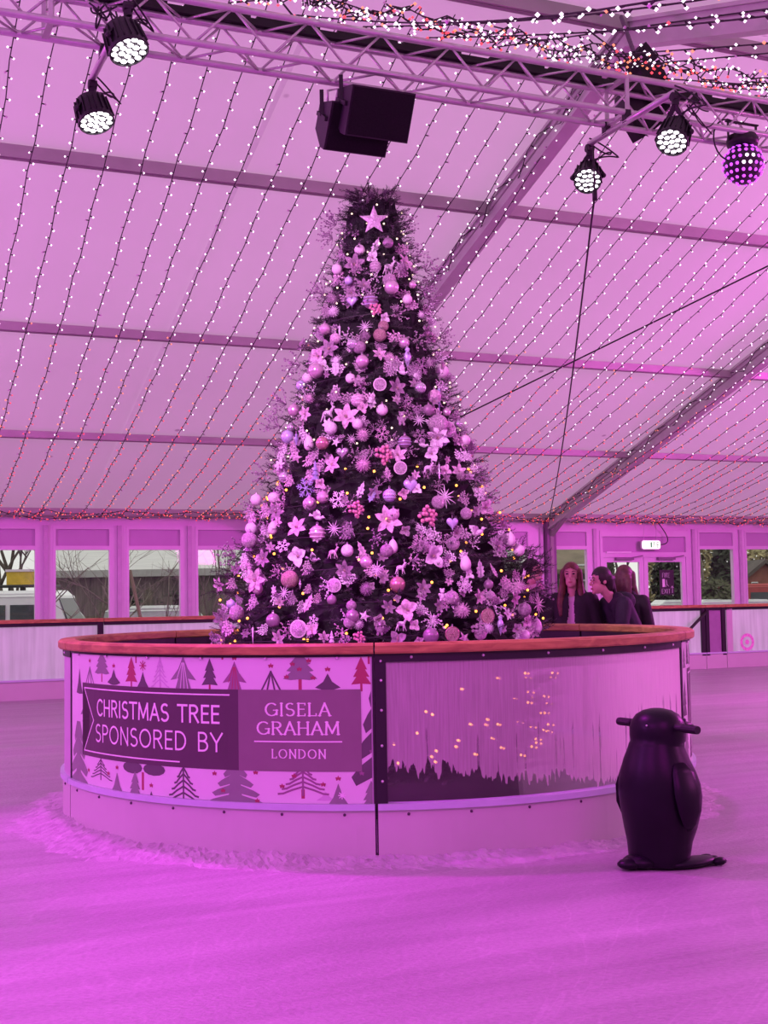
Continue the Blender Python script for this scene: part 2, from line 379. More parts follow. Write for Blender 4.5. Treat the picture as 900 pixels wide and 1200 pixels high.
# double door
e = empty('door_1', W((dr[0] + dr[1]) / 2, 0, 0), None, None); struct(e)
d0, d1 = dr; dm = up(754)
fr = MB(); t = .06
for x in (d0 + t / 2, d1 - t / 2): fr.box(W(x, -.03, 1.37), (t, .13, 2.74), AX)
for z, h in ((2.25, .10), (2.68, .12)): fr.box(W((d0 + d1) / 2, -.03, z), (d1 - d0 - 2 * t, .13, h), AX)
fr.build('door_frame', wframe, e)
p = MB(); p.box(W((d0 + d1) / 2, -.03, 2.46), (d1 - d0 - 2 * t, .03, .32), AX); p.build('transom_panel', wpanel, e)
s = MB(); s.box(W((d0 + dm) / 2 - .1, .05, 2.30), (dm - d0 - .45, .03, .03), AX); s.build('transom_seal', mat('pale_seal', (.9, .85, .9), .4), e)
for a, b in ((d0 + t, dm - .005), (dm + .005, d1 - t)):
    lf = MB(); q = .10
    for x in (a + q / 2, b - q / 2): lf.box(W(x, -.02, 1.12), (q, .06, 2.16), AX)
    for z, h in ((2.15, .10), (.12, .2)): lf.box(W((a + b) / 2, -.02, z), (b - a - 2 * q, .06, h), AX)
    lo = lf.build('door_leaf', wframe, e)
    g = MB(); g.quad(W(a + q, -.02, .22), W(b - q, -.02, .22), W(b - q, -.02, 2.10), W(a + q, -.02, 2.10)); g.build('pane', glass_m, lo)
    cl = MB(); cl.box(W((a + b) / 2, .06, 2.17), (.42, .07, .05), AX); cl.bar(W((a + b) / 2 + .1, .09, 2.18), W((a + b) / 2 + .45, .05, 2.23), .02, .02); cl.build('door_closer', mat('closer_grey', (.25, .16, .25), .4), lo)

# ---- frame of the marquee
UW1, UW2 = 6.9994, 12.9563
def structbar(name, pts, w, h, mt, n=1):
    m = MB()
    for a, b in pts: m.bar(a, b, w, h)
    return struct(m.build(name, mt))
k = 0
for u in (UW1, UW2, UW2 + 5.957, UW2 + 11.9):
    for sgn in (0, 1):
        k += 1; m = MB(); o = .16
        v0, v1 = (0.05, VR) if not sgn else (VR, 2 * VR - .05)
        a = W(u, v0, zroof(v0) - o); b = W(u, v1, zroof(v1) - o)
        m.bar(a, b, .11, .26)                                  # web
        for dz in (.12, -.12): m.bar(a + Vector((0, 0, dz)), b + Vector((0, 0, dz)), .17, .035)
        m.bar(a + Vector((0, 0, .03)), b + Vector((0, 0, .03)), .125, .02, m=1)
        struct(m.build('beam_%d' % k, [beam_m, beam_d]))
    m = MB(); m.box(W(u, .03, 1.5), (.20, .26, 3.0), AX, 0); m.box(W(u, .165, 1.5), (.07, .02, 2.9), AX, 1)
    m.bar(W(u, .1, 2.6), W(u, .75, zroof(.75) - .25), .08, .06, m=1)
    struct(m.build('post_column', [mat('post_purple_grey', (.22, .12, .22), .5), beam_d]))
for k, (v, h) in enumerate(((2.9096, .10), (5.7473, .11), (8.9299, .13), (VR, .16), (14.75, .12), (17.8, .12), (21, .12))):
    m = MB(); z = zroof(v) - .07
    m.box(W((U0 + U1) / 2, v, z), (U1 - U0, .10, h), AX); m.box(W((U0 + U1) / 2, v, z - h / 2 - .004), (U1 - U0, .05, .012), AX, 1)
    struct(m.build('purlin_beam_%d' % (k + 1), [purl_m, beam_d]))
m = MB(); m.box(W((U0 + U1) / 2, .10, 3.0), (U1 - U0, .12, .13), AX, 1); m.box(W((U0 + U1) / 2, .12, 2.925), (U1 - U0, .16, .02), AX); struct(m.build('eave_gutter_beam', [beam_d, purl_m]))
m = MB(); ub = up(103, 600)
m.quad(W(ub - .03, .2, zroof(.2) - .012), W(ub + .03, .2, zroof(.2) - .012), W(ub + .03, VR, zroof(VR) - .012), W(ub - .03, VR, zroof(VR) - .012)); struct(m.build('ceiling_seam_strip', seam_m))

# ================================================================== RING ROUND THE TREE
def arc(mb, r0, r1, z0, z1, a0, a1, n=24, m=0, closed=True):
    vs = []
    for i in range(n + 1):
        a = a0 + (a1 - a0) * i / n
        for r, z in ((r0, z0), (r1, z0), (r1, z1), (r0, z1)): vs.append(RC + Vector((r * sin(a), -r * cos(a), z)))
    fs = [(i * 4 + j, i * 4 + (j + 1) % 4, i * 4 + 4 + (j + 1) % 4, i * 4 + 4 + j) for i in range(n) for j in range(4)]
    fs += [(3, 2, 1, 0), (n * 4, n * 4 + 1, n * 4 + 2, n * 4 + 3)]
    mb.add(vs, fs, m)
def rp3(s, z, lay=0): a = s / RR; r = RR + lay; return RC + Vector((r * sin(a), -r * cos(a), z))

kick_m = mat('white_kick_plate', (.60, .68, .56), .35, var=.04, scale=2)
lip_m = mat('kick_plate_lip', (.58, .72, .74), .3, var=.03)
liner_m = mat('white_inner_liner', (.55, .52, .55), .5, var=.03)
ban_bg = mat('banner_ground', (.76, .84, .74), .4, var=.02, scale=2)
ban_grey = mat('print_sage_grey', (.26, .30, .25), .45, var=.06)
ban_dark = mat('print_dark_grey', (.12, .12, .115), .45, var=.06)
ban_red = mat('print_rust_red', (.40, .085, .12), .45, var=.06)
ban_faint = mat('print_pale_lilac', (.62, .58, .62), .45, var=.03)
ban_brown = mat('print_brown_grey', (.30, .19, .25), .45, var=.08)
ban_box = mat('print_plum_box', (.10, .07, .085), .4, var=.04)
ban_logo = mat('print_mauve_box', (.24, .21, .20), .4, var=.04)
ban_ink = mat('print_white_ink', (.90, .92, .88), .4, var=.02)
BM = [ban_bg, ban_grey, ban_dark, ban_red, ban_faint, ban_brown, ban_box, ban_logo, ban_ink]
BG, GREY, DARK, RED, FAINT, BROWN, BOX, LOGO, INK = range(9)

class Flat:
    """flat artwork in (s, z); each shape on a layer; bent round the ring at the end"""
    def __init__(s): s.bm = bmesh.new(); s.k = 0
    def shape(s, pts, m, lay):
        try:
            f = s.bm.faces.new([s.bm.verts.new((p[0], lay, p[1])) for p in pts]); f.material_index = m
        except ValueError: pass
    def line(s, pts, w, m, lay, ser=None):
        for (a, b) in zip(pts[:-1], pts[1:]):
            dx, dz = b[0] - a[0], b[1] - a[1]; L = math.hypot(dx, dz)
            if L < 1e-6: continue
            ww = w
            if ser: ww = w * (ser + (1 - ser) * abs(dz) / L)
            ex, ez = dx / L * ww * .42, dz / L * ww * .42
            nx, nz = -dz / L * ww / 2, dx / L * ww / 2
            s.shape([(a[0] - ex + nx, a[1] - ez + nz), (a[0] - ex - nx, a[1] - ez - nz), (b[0] + ex - nx, b[1] + ez - nz), (b[0] + ex + nx, b[1] + ez + nz)], m, lay)
    def finish(s, name, parent, mats, s0=None, s1=None):
        bm = s.bm
        bmesh.ops.triangulate(bm, faces=[f for f in bm.faces if len(f.verts) > 4])
        lo = min(v.co.x for v in bm.verts); hi = max(v.co.x for v in bm.verts)
        x = lo + .07
        while x < hi:
            bmesh.ops.bisect_plane(bm, geom=bm.verts[:] + bm.edges[:] + bm.faces[:], plane_co=(x, 0, 0), plane_no=(1, 0, 0)); x += .07
        for lim, no in ((s0, 1), (s1, -1)):
            if lim is not None: bmesh.ops.bisect_plane(bm, geom=bm.verts[:] + bm.edges[:] + bm.faces[:], plane_co=(lim, 0, 0), plane_no=(no, 0, 0), clear_inner=True)
        off = Vector(); p = parent
        while p is not None: off += p.location; p = p.parent
        for v in bm.verts: v.co = rp3(v.co.x, v.co.z, .004 + v.co.y * .0012) - off
        bmesh.ops.recalc_face_normals(bm, faces=bm.faces[:])
        for f in bm.faces:
            c = f.calc_center_median() + off - RC
            if f.normal.dot(Vector((c.x, c.y, 0))) < 0: f.normal_flip()
        me = bpy.data.meshes.new(name); bm.to_mesh(me); bm.free()
        for q in mats: me.materials.append(q)
        o = bpy.data.objects.new(name, me); COL.objects.link(o); o.parent = parent
        return o

def arcp(cx, cy, rx, ry, a0, a1, n=9): return [(cx + rx * cos(rad(a0 + (a1 - a0) * i / n)), cy + ry * sin(rad(a0 + (a1 - a0) * i / n))) for i in range(n + 1)]
# letters: width and strokes, height 1
GL = {
 'C': (.62, [arcp(.36, .5, .32, .5, 48, 312, 14)]), 'H': (.62, [[(.06, 0), (.06, 1)], [(.56, 0), (.56, 1)], [(.06, .52), (.56, .52)]]),
 'R': (.58, [[(.07, 0), (.07, 1)], [(.07, 1), (.28, 1)] + arcp(.28, .76, .22, .24, 90, -90, 8) + [(.07, .52)], [(.28, .52), (.55, 0)]]),
 'I': (.16, [[(.08, 0), (.08, 1)]]),
 'S': (.52, [arcp(.27, .755, .21, .245, 50, 270, 10)[:-1] + arcp(.25, .26, .23, .26, 90, -140, 11)]),
 'T': (.56, [[(.0, 1), (.56, 1)], [(.28, 0), (.28, 1)]]), 'M': (.76, [[(.05, 0), (.08, 1)], [(.08, 1), (.38, .12)], [(.38, .12), (.68, 1)], [(.68, 1), (.71, 0)]]),
 'A': (.62, [[(.02, 0), (.31, 1)], [(.31, 1), (.60, 0)], [(.13, .34), (.49, .34)]]),
 'E': (.46, [[(.07, 0), (.07, 1)], [(.07, 1), (.44, 1)], [(.07, .53), (.40, .53)], [(.07, 0), (.44, 0)]]),
 'P': (.54, [[(.07, 0), (.07, 1)], [(.07, 1), (.26, 1)] + arcp(.26, .74, .24, .26, 90, -90, 8) + [(.07, .48)]]),
 'O': (.76, [arcp(.38, .5, .34, .5, 0, 360, 20)]), 'N': (.64, [[(.07, 0), (.07, 1)], [(.07, 1), (.57, 0)], [(.57, 0), (.57, 1)]]),
 'D': (.66, [[(.07, 0), (.07, 1)], [(.07, 1), (.24, 1)] + arcp(.24, .5, .36, .5, 90, -90, 12) + [(.07, 0)]]),
 'B': (.56, [[(.07, 0), (.07, 1)], [(.07, 1), (.26, 1)] + arcp(.26, .77, .20, .23, 90, -90, 8) + [(.07, .54)], [(.26, .54)] + arcp(.27, .27, .24, .27, 90, -90, 8) + [(.07, 0)]]),
 'Y': (.56, [[(.0, 1), (.28, .46)], [(.56, 1), (.28, .46)], [(.28, .46), (.28, 0)]]), 'G': (.74, [arcp(.40, .5, .35, .5, 50, 330, 15), [(.70, .10), (.70, .44)], [(.50, .44), (.72, .44)]]),
 'L': (.46, [[(.07, 0), (.07, 1)], [(.07, 0), (.45, 0)]]), 'F': (.44, [[(.07, 0), (.07, 1)], [(.07, 1), (.42, 1)], [(.07, .53), (.38, .53)]]),
 'X': (.56, [[(.02, 0), (.54, 1)], [(.02, 1), (.54, 0)]]), ' ': (.34, []),
}
SERIF = {'H': [(.06, 0), (.06, 1), (.56, 0), (.56, 1)], 'R': [(.07, 0), (.07, 1), (.55, 0)], 'I': [(.08, 0), (.08, 1)], 'M': [(.05, 0), (.08, 1), (.68, 1), (.71, 0)], 'A': [(.02, 0), (.60, 0)],
         'E': [(.07, 0), (.07, 1)], 'N': [(.07, 0), (.07, 1), (.57, 1)], 'D': [(.07, 0), (.07, 1)], 'L': [(.07, 0), (.07, 1)], 'G': [(.70, .44)]}
def write(emit, text, x0, x1, z0, z1, w, gap=.12, serif=False):
    """emit(polyline, width, thin factor) in (x, z)"""
    tot = sum(GL[c][0] for c in text) + gap * (len(text) - 1); sx = (x1 - x0) / tot; h = z1 - z0; x = 0
    for c in text:
        for st in GL[c][1]: emit([(x0 + (x + p[0]) * sx, z0 + p[1] * h) for p in st], w, .45 if serif else None)
        if serif:
            for (a, b) in SERIF.get(c, []):
                emit([(x0 + (x + a - .075) * sx, z0 + b * h), (x0 + (x + a + .075) * sx, z0 + b * h)], w * .45, None)
            for q in ({'E': [(.44, 1, -.12), (.44, 0, .14)], 'L': [(.45, 0, .16)]}.get(c, [])):
                emit([(x0 + (x + q[0]) * sx, z0 + q[1] * h), (x0 + (x + q[0]) * sx, z0 + (q[1] + q[2]) * h)], w * .6, None)
        x += GL[c][0] + gap

def art_tree(A, kind, cx, yt, yb, w, m, lay, trunk=None, star=None, tm=RED):
    s, zt = ring_at(cx, yt); _, zb = ring_at(cx, yb); s2, _ = ring_at(cx + w / 2, yb); s1, _ = ring_at(cx - w / 2, yb); hw = (s2 - s1) / 2; h = zt - zb
    P = lambda x, y: (s + x * hw, zb + y * h)
    if trunk:
        _, z2 = ring_at(cx, trunk); A.line([(s, zb + h * .1), (s, z2)], .013 if w < 30 else .02, tm, lay - .5)
    if kind == 'cone': A.shape([P(-1, 0), P(0, -.03), P(1, 0), P(.42, .42), P(0, 1), P(-.42, .42)], m, lay)
    elif kind == 'flare': A.shape([P(-1, .12), P(-.5, 0), P(0, -.04), P(.5, 0), P(1, .12), P(.35, .48), P(0, 1), P(-.35, .48)], m, lay)
    elif kind == 'tiers':
        for k, (b, t, ww) in enumerate(((0, .5, 1), (.28, .78, .8), (.56, 1, .58))): A.shape([P(-ww, b), P(0, b + .03), P(ww, b), P(0, t + .05)], m, lay + k * .1)
    elif kind == 'skirt':
        A.shape([P(-.62, 0), P(.62, 0), P(.25, .5), P(-.25, .5)], m, lay); A.shape([P(-1, .28), P(0, .36), P(1, .28), P(.38, .62), P(0, 1), P(-.38, .62)], m, lay + .1)
        for x in (-.5, -.22, .08, .36): A.line([P(x, .02 if abs(x) < .45 else .3), P(x * .2, .8)], .005, BG if m != BROWN else RED, lay + .2)
    elif kind == 'outline':
        for x in (-1, -.4, .4, 1): A.line([P(0, 1), P(x, 0)], .010, m, lay)
    elif kind == 'strokes':
        A.line([P(0, 1), P(0, -.05)], .011, m, lay)
        n = 5
        for k in range(n):
            y = .92 - k * .17; q = .34 + .66 * k / (n - 1)
            for sg in (-1, 1): A.line([P(0, y), P(sg * q * .45, y - .12), P(sg * q * .8, y - .24), P(sg * q, y - .26)], .011 if w > 30 else .007, m, lay)
    elif kind == 'lobes':
        A.shape([P(-.25, 0), P(.25, 0), P(.12, 1), P(-.12, 1)], m, lay)
        for k in range(4):
            y = .08 + k * .24; q = 1 - k * .2
            A.shape([P(a, b) for a, b in ((-q, y - .02), (-q * .85, y - .10), (0, y + .02), (q * .85, y - .10), (q, y - .02), (q * .75, y + .07), (.15, y + .20), (-.15, y + .20), (-q * .75, y + .07))], m, lay + .1 * k)
    elif kind == 'blob':
        for b, t, ww in ((0, .45, 1), (.33, .75, .8), (.62, 1, .62)):
            A.shape([P(-ww, b + .06), P(-ww * .55, b - .0), P(0, b + .04), P(ww * .55, b), P(ww, b + .06), P(ww * .5, t - .08), P(ww * .35, t), P(-ww * .35, t), P(-ww * .5, t - .08)], m, lay + b * .2)
    elif kind == 'mush':
        for sg in (-1, 1): A.shape([P(0, .55)] + [(s + (sg * .52 + .5 * cos(rad(t))) * hw, zb + (.5 + .48 * sin(rad(t))) * h) for t in range(0, 360, 30)][:12], m, lay) if False else A.shape([(s + (sg * .52 + .5 * cos(rad(t))) * hw, zb + (.5 + .48 * sin(rad(t))) * h) for t in range(0, 360, 30)], m, lay)
    if star:
        art_star(A, cx, star, 3.6, RED, lay)
def art_star(A, cx, cy, r, m, lay, burst=False):
    s, z = ring_at(cx, cy); rr = r / 205
    if burst:
        for k in range(4): a = k * PI / 4; A.line([(s - rr * cos(a), z - rr * sin(a)), (s + rr * cos(a), z + rr * sin(a))], .006, m, lay)
    else: A.shape([(s + (rr if i % 2 == 0 else rr * .42) * sin(i * PI / 5), z + (rr if i % 2 == 0 else rr * .42) * cos(i * PI / 5)) for i in range(10)], m, lay)

BOLTS = {}
def bolt_at(p, mt, parent):
    if mt.name not in BOLTS:
        b = MB(); b.ball((0, 0, 0), .009, 6); BOLTS[mt.name] = b.mesh('bolt', mt, True)
    o = bpy.data.objects.new('bolt', BOLTS[mt.name]); COL.objects.link(o); o.parent = parent
    off = Vector(); q = parent
    while q is not None: off += q.location; q = q.parent
    o.location = p - off
RZ0, RZ1, RZT = .325, 1.168, 1.172
def ring_panel(a0, a1, kind, label, n=24):
    am = (a0 + a1) / 2
    e = empty('rink_barrier_panel', RC + Vector((RR * sin(am), -RR * cos(am), 0)), label, 'barrier', 'curved barrier panels ringing the tree')
    g = .004
    k = MB(); arc(k, RR - .05, RR + .012, 0, RZ0 - .035, a0 + g, a1 - g, n); kp = k.build('kick_plate', kick_m, e)
    k = MB(); arc(k, RR - .05, RR + .03, RZ0 - .035, RZ0, a0 + g, a1 - g, n); k.build('lip', lip_m, kp)
    for i in range(7):
        a = a0 + (a1 - a0) * (i + .5) / 7; bolt_at(RC + Vector(((RR + .013) * sin(a), -(RR + .013) * cos(a), RZ0 - .06)), steel_d, kp)
    k = MB(); arc(k, RR - .055, RR + .012, RZ1 - (.012 if kind == 'banner' else .045), RZT, a0 + g, a1 - g, n)
    arc(k, RR - .07, RR - .05, RZ1 - .11, RZT, a0 + g, a1 - g, n)
    ts = k.build('top_strip', black, e)
    for i in range(6):
        a = a0 + (a1 - a0) * (i + .5) / 6; bolt_at(RC + Vector(((RR + .014) * sin(a), -(RR + .014) * cos(a), RZ1 - .018)), bolt_m, ts)
    k = MB(); w0, w1, z0, z1 = RR - .085, RR + .045, RZT, 1.232
    vs = []; prof = [(w0, z0 + .008), (w0 + .01, z0), (w1 - .008, z0), (w1, z0 + .01), (w1, z1 - .014), (w1 - .014, z1), (w0 + .014, z1), (w0, z1 - .014)]; q = len(prof)
    for i in range(n + 1):
        a = a0 + .002 + (a1 - a0 - .004) * i / n
        vs += [RC + Vector((r * sin(a), -r * cos(a), z)) for r, z in prof]
    k.add(vs, [(i * q + j, i * q + (j + 1) % q, (i + 1) * q + (j + 1) % q, (i + 1) * q + j) for i in range(n) for j in range(q)] + [tuple(range(q - 1, -1, -1)), tuple(n * q + j for j in range(q))])
    k.build('rail', rail_m, e)
    pw = .022; po = None
    for a, b2 in ((a0 + .0005, a0 + (.006 if kind != 'fog' else pw * 1.3)), (a1 - .006, a1 - .0005)):
        k = MB(); arc(k, RR - .05, RR + .008, 0, RZ0, a, min(a + .006, b2), 1); arc(k, RR - .05, RR + .008, RZ0, RZT, a, b2, 2)
        q_ = k.build('end_post', blackm, e); po = po or q_
    if kind == 'fog':
        for z in (.45, .65, .85, 1.02, 1.13):
            a = a0 + .016; bolt_at(RC + Vector(((RR + .010) * sin(a), -(RR + .010) * cos(a), z)), bolt_m, po)
        me = bpy.data.meshes.new('fogged_screen'); vs = []; fs = []; uv = []
        A0, A1 = a0 + pw, a1 - .004; N = 32
        for i in range(N + 1):
            a = A0 + (A1 - A0) * i / N
            for z in (RZ0, RZ1): vs.append(RC + Vector((RR * sin(a), -RR * cos(a), z)) - e.location); uv.append(((a - A0) * RR, z - RZ0))
        fs = [(2 * i, 2 * i + 2, 2 * i + 3, 2 * i + 1) for i in range(N)]
        me.from_pydata(vs, [], fs); ul = me.uv_layers.new(name='uv')
        for lp in me.loops: ul.data[lp.index].uv = uv[lp.vertex_index]
        me.polygons.foreach_set('use_smooth', [True] * N)
        me.materials.append(fog_m); o = bpy.data.objects.new('fogged_screen', me); COL.objects.link(o); o.parent = e
        o['label'] = 'clear screen fogged with condensation and running drips'
    else:
        k = MB(); arc(k, RR - .02, RR + .002, RZ0, RZ1, a0 + .006, a1 - .006, n); k.build('screen', liner_m, e)
    return e
A64 = rad(64)
SEAMS = [-A64, 0, A64]
banner_panel = ring_panel(-A64, 0, 'banner', 'curved barrier panel with the sponsor banner of printed christmas trees')
fog_panel = ring_panel(0, A64, 'fog', 'curved barrier panel with a clear screen fogged by condensation')
right_panel = ring_panel(A64, 2 * A64, 'banner', 'curved barrier panel behind the penguin with a banner seen edge on')
left_panel = ring_panel(-2 * A64, -A64, 'plain', 'plain white curved barrier panel left of the sponsor banner')
back_panel = ring_panel(2 * A64, 2 * PI - 2 * A64, 'plain', 'curved barrier panel at the back of the ring behind the tree')

# sponsor banner
A = Flat(); sL, sR = -A64 * RR + .022, -.022
A.shape([(sL, RZ0 + .002), (sR, RZ0 + .002), (sR, RZ1), (sL, RZ1)], BG, 0)
for a in (('outline', 106, 782, 801, 9, GREY, 1, None, 774), ('blob', 120, 768, 790, 17, GREY, 1, 798, None), ('flare', 134, 784, 802, 15, DARK, 1, None, 780), ('tiers', 154.5, 771, 799, 14, RED, 1, 804, None),
          ('cone', 168, 787, 806, 14, DARK, 1, None, None), ('strokes', 188, 770, 804, 20, FAINT, 1, 806, None), ('skirt', 215, 769, 808, 30, GREY, 1, None, None), ('tiers', 246, 773, 803, 19, DARK, 1, 807, None),
          ('skirt', 275, 775, 810, 28, BROWN, 1, None, 771), ('outline', 317.6, 787, 808, 21, DARK, 1, None, 780), ('blob', 351.5, 769, 797, 40, GREY, 1, 808, None), ('flare', 384, 789, 808, 30, DARK, 1, None, 784),
          ('tiers', 423, 771, 802, 24, RED, 1, 809, None), ('strokes', 119, 888, 912, 24, DARK, 1, None, None), ('mush', 168, 893, 908, 48, DARK, 1, 924, None), ('cone', 138, 905, 930, 15, GREY, 1.5, None, 899),
          ('tiers', 159, 905, 932, 15, GREY, 1.5, None, None), ('cone', 178, 927, 936, 8, DARK, 1, None, 920), ('strokes', 215.5, 896, 939, 40, DARK, 1, None, None), ('lobes', 276, 897, 944, 70, GREY, 1, None, None),
          ('strokes', 355, 896, 930, 58, BROWN, 1, 934, None), ('cone', 396.5, 918, 946, 28, GREY, 1, None, 912), ('tiers', 435, 916, 946, 24, GREY, 1, None, None), ('lobes', 93, 845, 925, 22, GREY, 1, None, None),
          ('lobes', 446, 790, 918, 72, DARK, 1, None, None), ('skirt', 101, 818, 846, 12, GREY, .8, None, None), ('cone', 94, 783, 812, 7, DARK, 1, None, None), ('cone', 382, 928, 938, 22, FAINT, .8, None, None)):
    art_tree(A, *a)
art_star(A, 168, 780, 6, RED, 1.4, True); art_star(A, 401, 932, 4, INK, 1.9, True)
for x, y in ((336, 793), (351, 784), (367, 794), (362, 774), (343, 778), (331, 921), (379, 919), (345, 909), (252, 906), (262, 926), (300, 905), (302, 938), (128, 906), (105, 902), (439, 852), (436, 880), (424, 906), (441, 825)):
    art_star(A, x, y, 3.4, RED if x < 400 else BROWN, 1.6)
for x, y0, y1 in ((160, 768, 776), (261, 768, 772), (432, 768, 777), (438, 780, 783)):
    s, z = ring_at(x, y0); _, z1 = ring_at(x, y1); A.line([(s, z), (s, z1)], .012, RED, 1)
bs0, zt = ring_at(98, 799.5); _, zb = ring_at(97, 884); bs1, zt2 = ring_at(280, 808); _, zb2 = ring_at(280, 902); nt, nz = ring_at(109, 842)
zt = (zt + zt2) / 2; zb = (zb + zb2) / 2; nz = (zt + zb) / 2
A.shape([(bs0, zt), (nt, nz), (bs0, zb), (bs1, zb), (bs1, zt)], BOX, 2)
q = .032; ls1, _ = ring_at(269, 813); ls2, _ = ring_at(211, 893)
A.line([(ls1, zt - q), (bs0 + q * 1.1, zt - q), (nt + q * .8, nz), (bs0 + q * 1.1, zb + q), (ls2, zb + q)], .0085, INK, 3)
g1, _ = ring_at(423.5, 850)
A.shape([(bs1 - .002, zb), (g1, zb), (g1, zt), (bs1 - .002, zt)], LOGO, 2.2)
def em(w, a, b): return lambda pts, ww, ser: A.line(pts, ww, INK, 3.2, ser)
def tx(text, x0, x1, ya, yb, w, serif, gap=.12):          # x range in px, top and bottom read at x1
    s0 = ring_at(x0, (ya + yb) / 2)[0]; s1, zt_ = ring_at(x1, ya); z0_ = ring_at(x1, yb)[1]
    write(lambda p, ww, ser: A.line(p, ww, INK, 3.2, ser), text, s0, s1, z0_, zt_, w, gap, serif)
tx('CHRISTMAS TREE', 115, 257.5, 827.5, 847, .0135, False)
tx('SPONSORED BY', 113.5, 261, 859.5, 880.5, .0115, False)
tx('GISELA', 311, 387, 824, 838.5, .012, True, .16)
tx('GRAHAM', 301.5, 397.5, 846, 860.5, .012, True, .14)
tx('LONDON', 319, 382, 878.5, 888.5, .008, True, .2)
l0, lz = ring_at(299, 868.5); l1, _ = ring_at(400.5, 868.5); A.line([(l0, lz), (l1, lz)], .008, INK, 3.2)
bo = A.finish('banner', banner_panel, BM, sL, sR); bo['label'] = 'printed banner reading christmas tree sponsored by'
A = Flat(); s0 = A64 * RR + .04; s1 = 2 * A64 * RR - .04                       # the next banner, seen edge on
A.shape([(s0, RZ0), (s1, RZ0), (s1, RZ1), (s0, RZ1)], BG, 0)
A.shape([(s0 + .16, .55), (s0 + .25, .76), (s0 + .16, .97), (s1 - .3, .97), (s1 - .3, .55)], BOX, 1); A.line([(s0 + .9, .94), (s0 + .2, .94), (s0 + .29, .76), (s0 + .2, .58), (s0 + .9, .58)], .012, INK, 2)
for ds, z0, z1, w, mm in ((.06, .98, 1.12, .05, GREY), (.2, 1.0, 1.15, .06, DARK), (.36, .99, 1.14, .08, GREY), (.55, .99, 1.13, .06, RED), (.05, .66, .9, .06, DARK), (.07, .36, .6, .09, GREY), (.28, .36, .52, .08, DARK), (.5, .36, .5, .09, GREY)):
    for f, t, ww in ((0, .55, 1), (.3, .8, .8), (.55, 1, .6)): A.shape([(s0 + ds - w * ww, z0 + (z1 - z0) * f), (s0 + ds + w * ww, z0 + (z1 - z0) * f), (s0 + ds, z0 + (z1 - z0) * t)], mm, 1 + f)
A.finish('banner', right_panel, BM, s0, s1)
# floor inside the ring
m = MB(); n = 48; m.add([RC + Vector(((RR - .06) * cos(2 * PI * i / n), (RR - .06) * sin(2 * PI * i / n), .02)) for i in range(n)], [tuple(range(n))]); struct(m.build('floor_inside_ring', liner_m))
# ice shavings banked against the ring
m = MB(); n = 620; rows = 13; vs = []
for i in range(n):
    a = 2 * PI * i / n; left = max(0, cos(a - rad(205))); wv = .26 + .20 * left + .06 * sin(5 * a + 1) + .05 * sin(13 * a) + .03 * sin(41 * a)
    for j in range(rows):
        t = j / (rows - 1); r = RR - .01 + wv * t + R_.uniform(-.010, .010) * (0 < j)
        z = (.030 + .022 * left + .008 * sin(9 * a) + .010 * sin(23 * a)) * (1 - t) ** 1.7 + R_.uniform(-.010, .013) * (1 - t * .55) + .002 - .012 * t ** 2
        vs.append(RC + Vector((r * cos(a), r * sin(a), z)))
m.add(vs, [(i * rows + j, ((i + 1) % n) * rows + j, ((i + 1) % n) * rows + j + 1, i * rows + j + 1) for i in range(n) for j in range(rows - 1)])
o = m.build('snow_bank', snow_m); tag(o, 'scraped ice shavings banked round the foot of the curved barrier', 'snow', None, 'stuff')

# ================================================================== FAR RINK BARRIER
VB = D0 - DB
def ubp(px, py=765): return wall_at(px, py, VB)[0]
ua = ubp(121); ubb = ubp(826); uc = ubp(850)
nmid = 5; stp = (ubb - ua) / nmid
bseg = [(ua - stp * 2, ua - stp, 0), (ua - stp, ua, 0)] + [(ua + stp * k, ua + stp * (k + 1), 0) for k in range(nmid)] + [(ubb, uc, 1), (uc, uc + stp, 0), (uc + stp, uc + 2 * stp, 0)]
bl = ['outermost far barrier panel, past the left edge of the view', 'far barrier panel under the window with the white four by four', 'far barrier panel under the timber barn windows, left of the tree',
      'far barrier panel behind the left side of the tree', 'far barrier panel behind the middle of the tree', 'far barrier panel behind the woman with long hair', 'far barrier panel under the glazed double door',
      'narrow grey gate panel between two dark posts in the far barrier', 'far barrier panel with a blurred pink ring showing through', 'outermost far barrier panel, past the right edge of the view']
grey_m = mat('grey_gate_sheet', (.34, .26, .34), .5, var=.08)
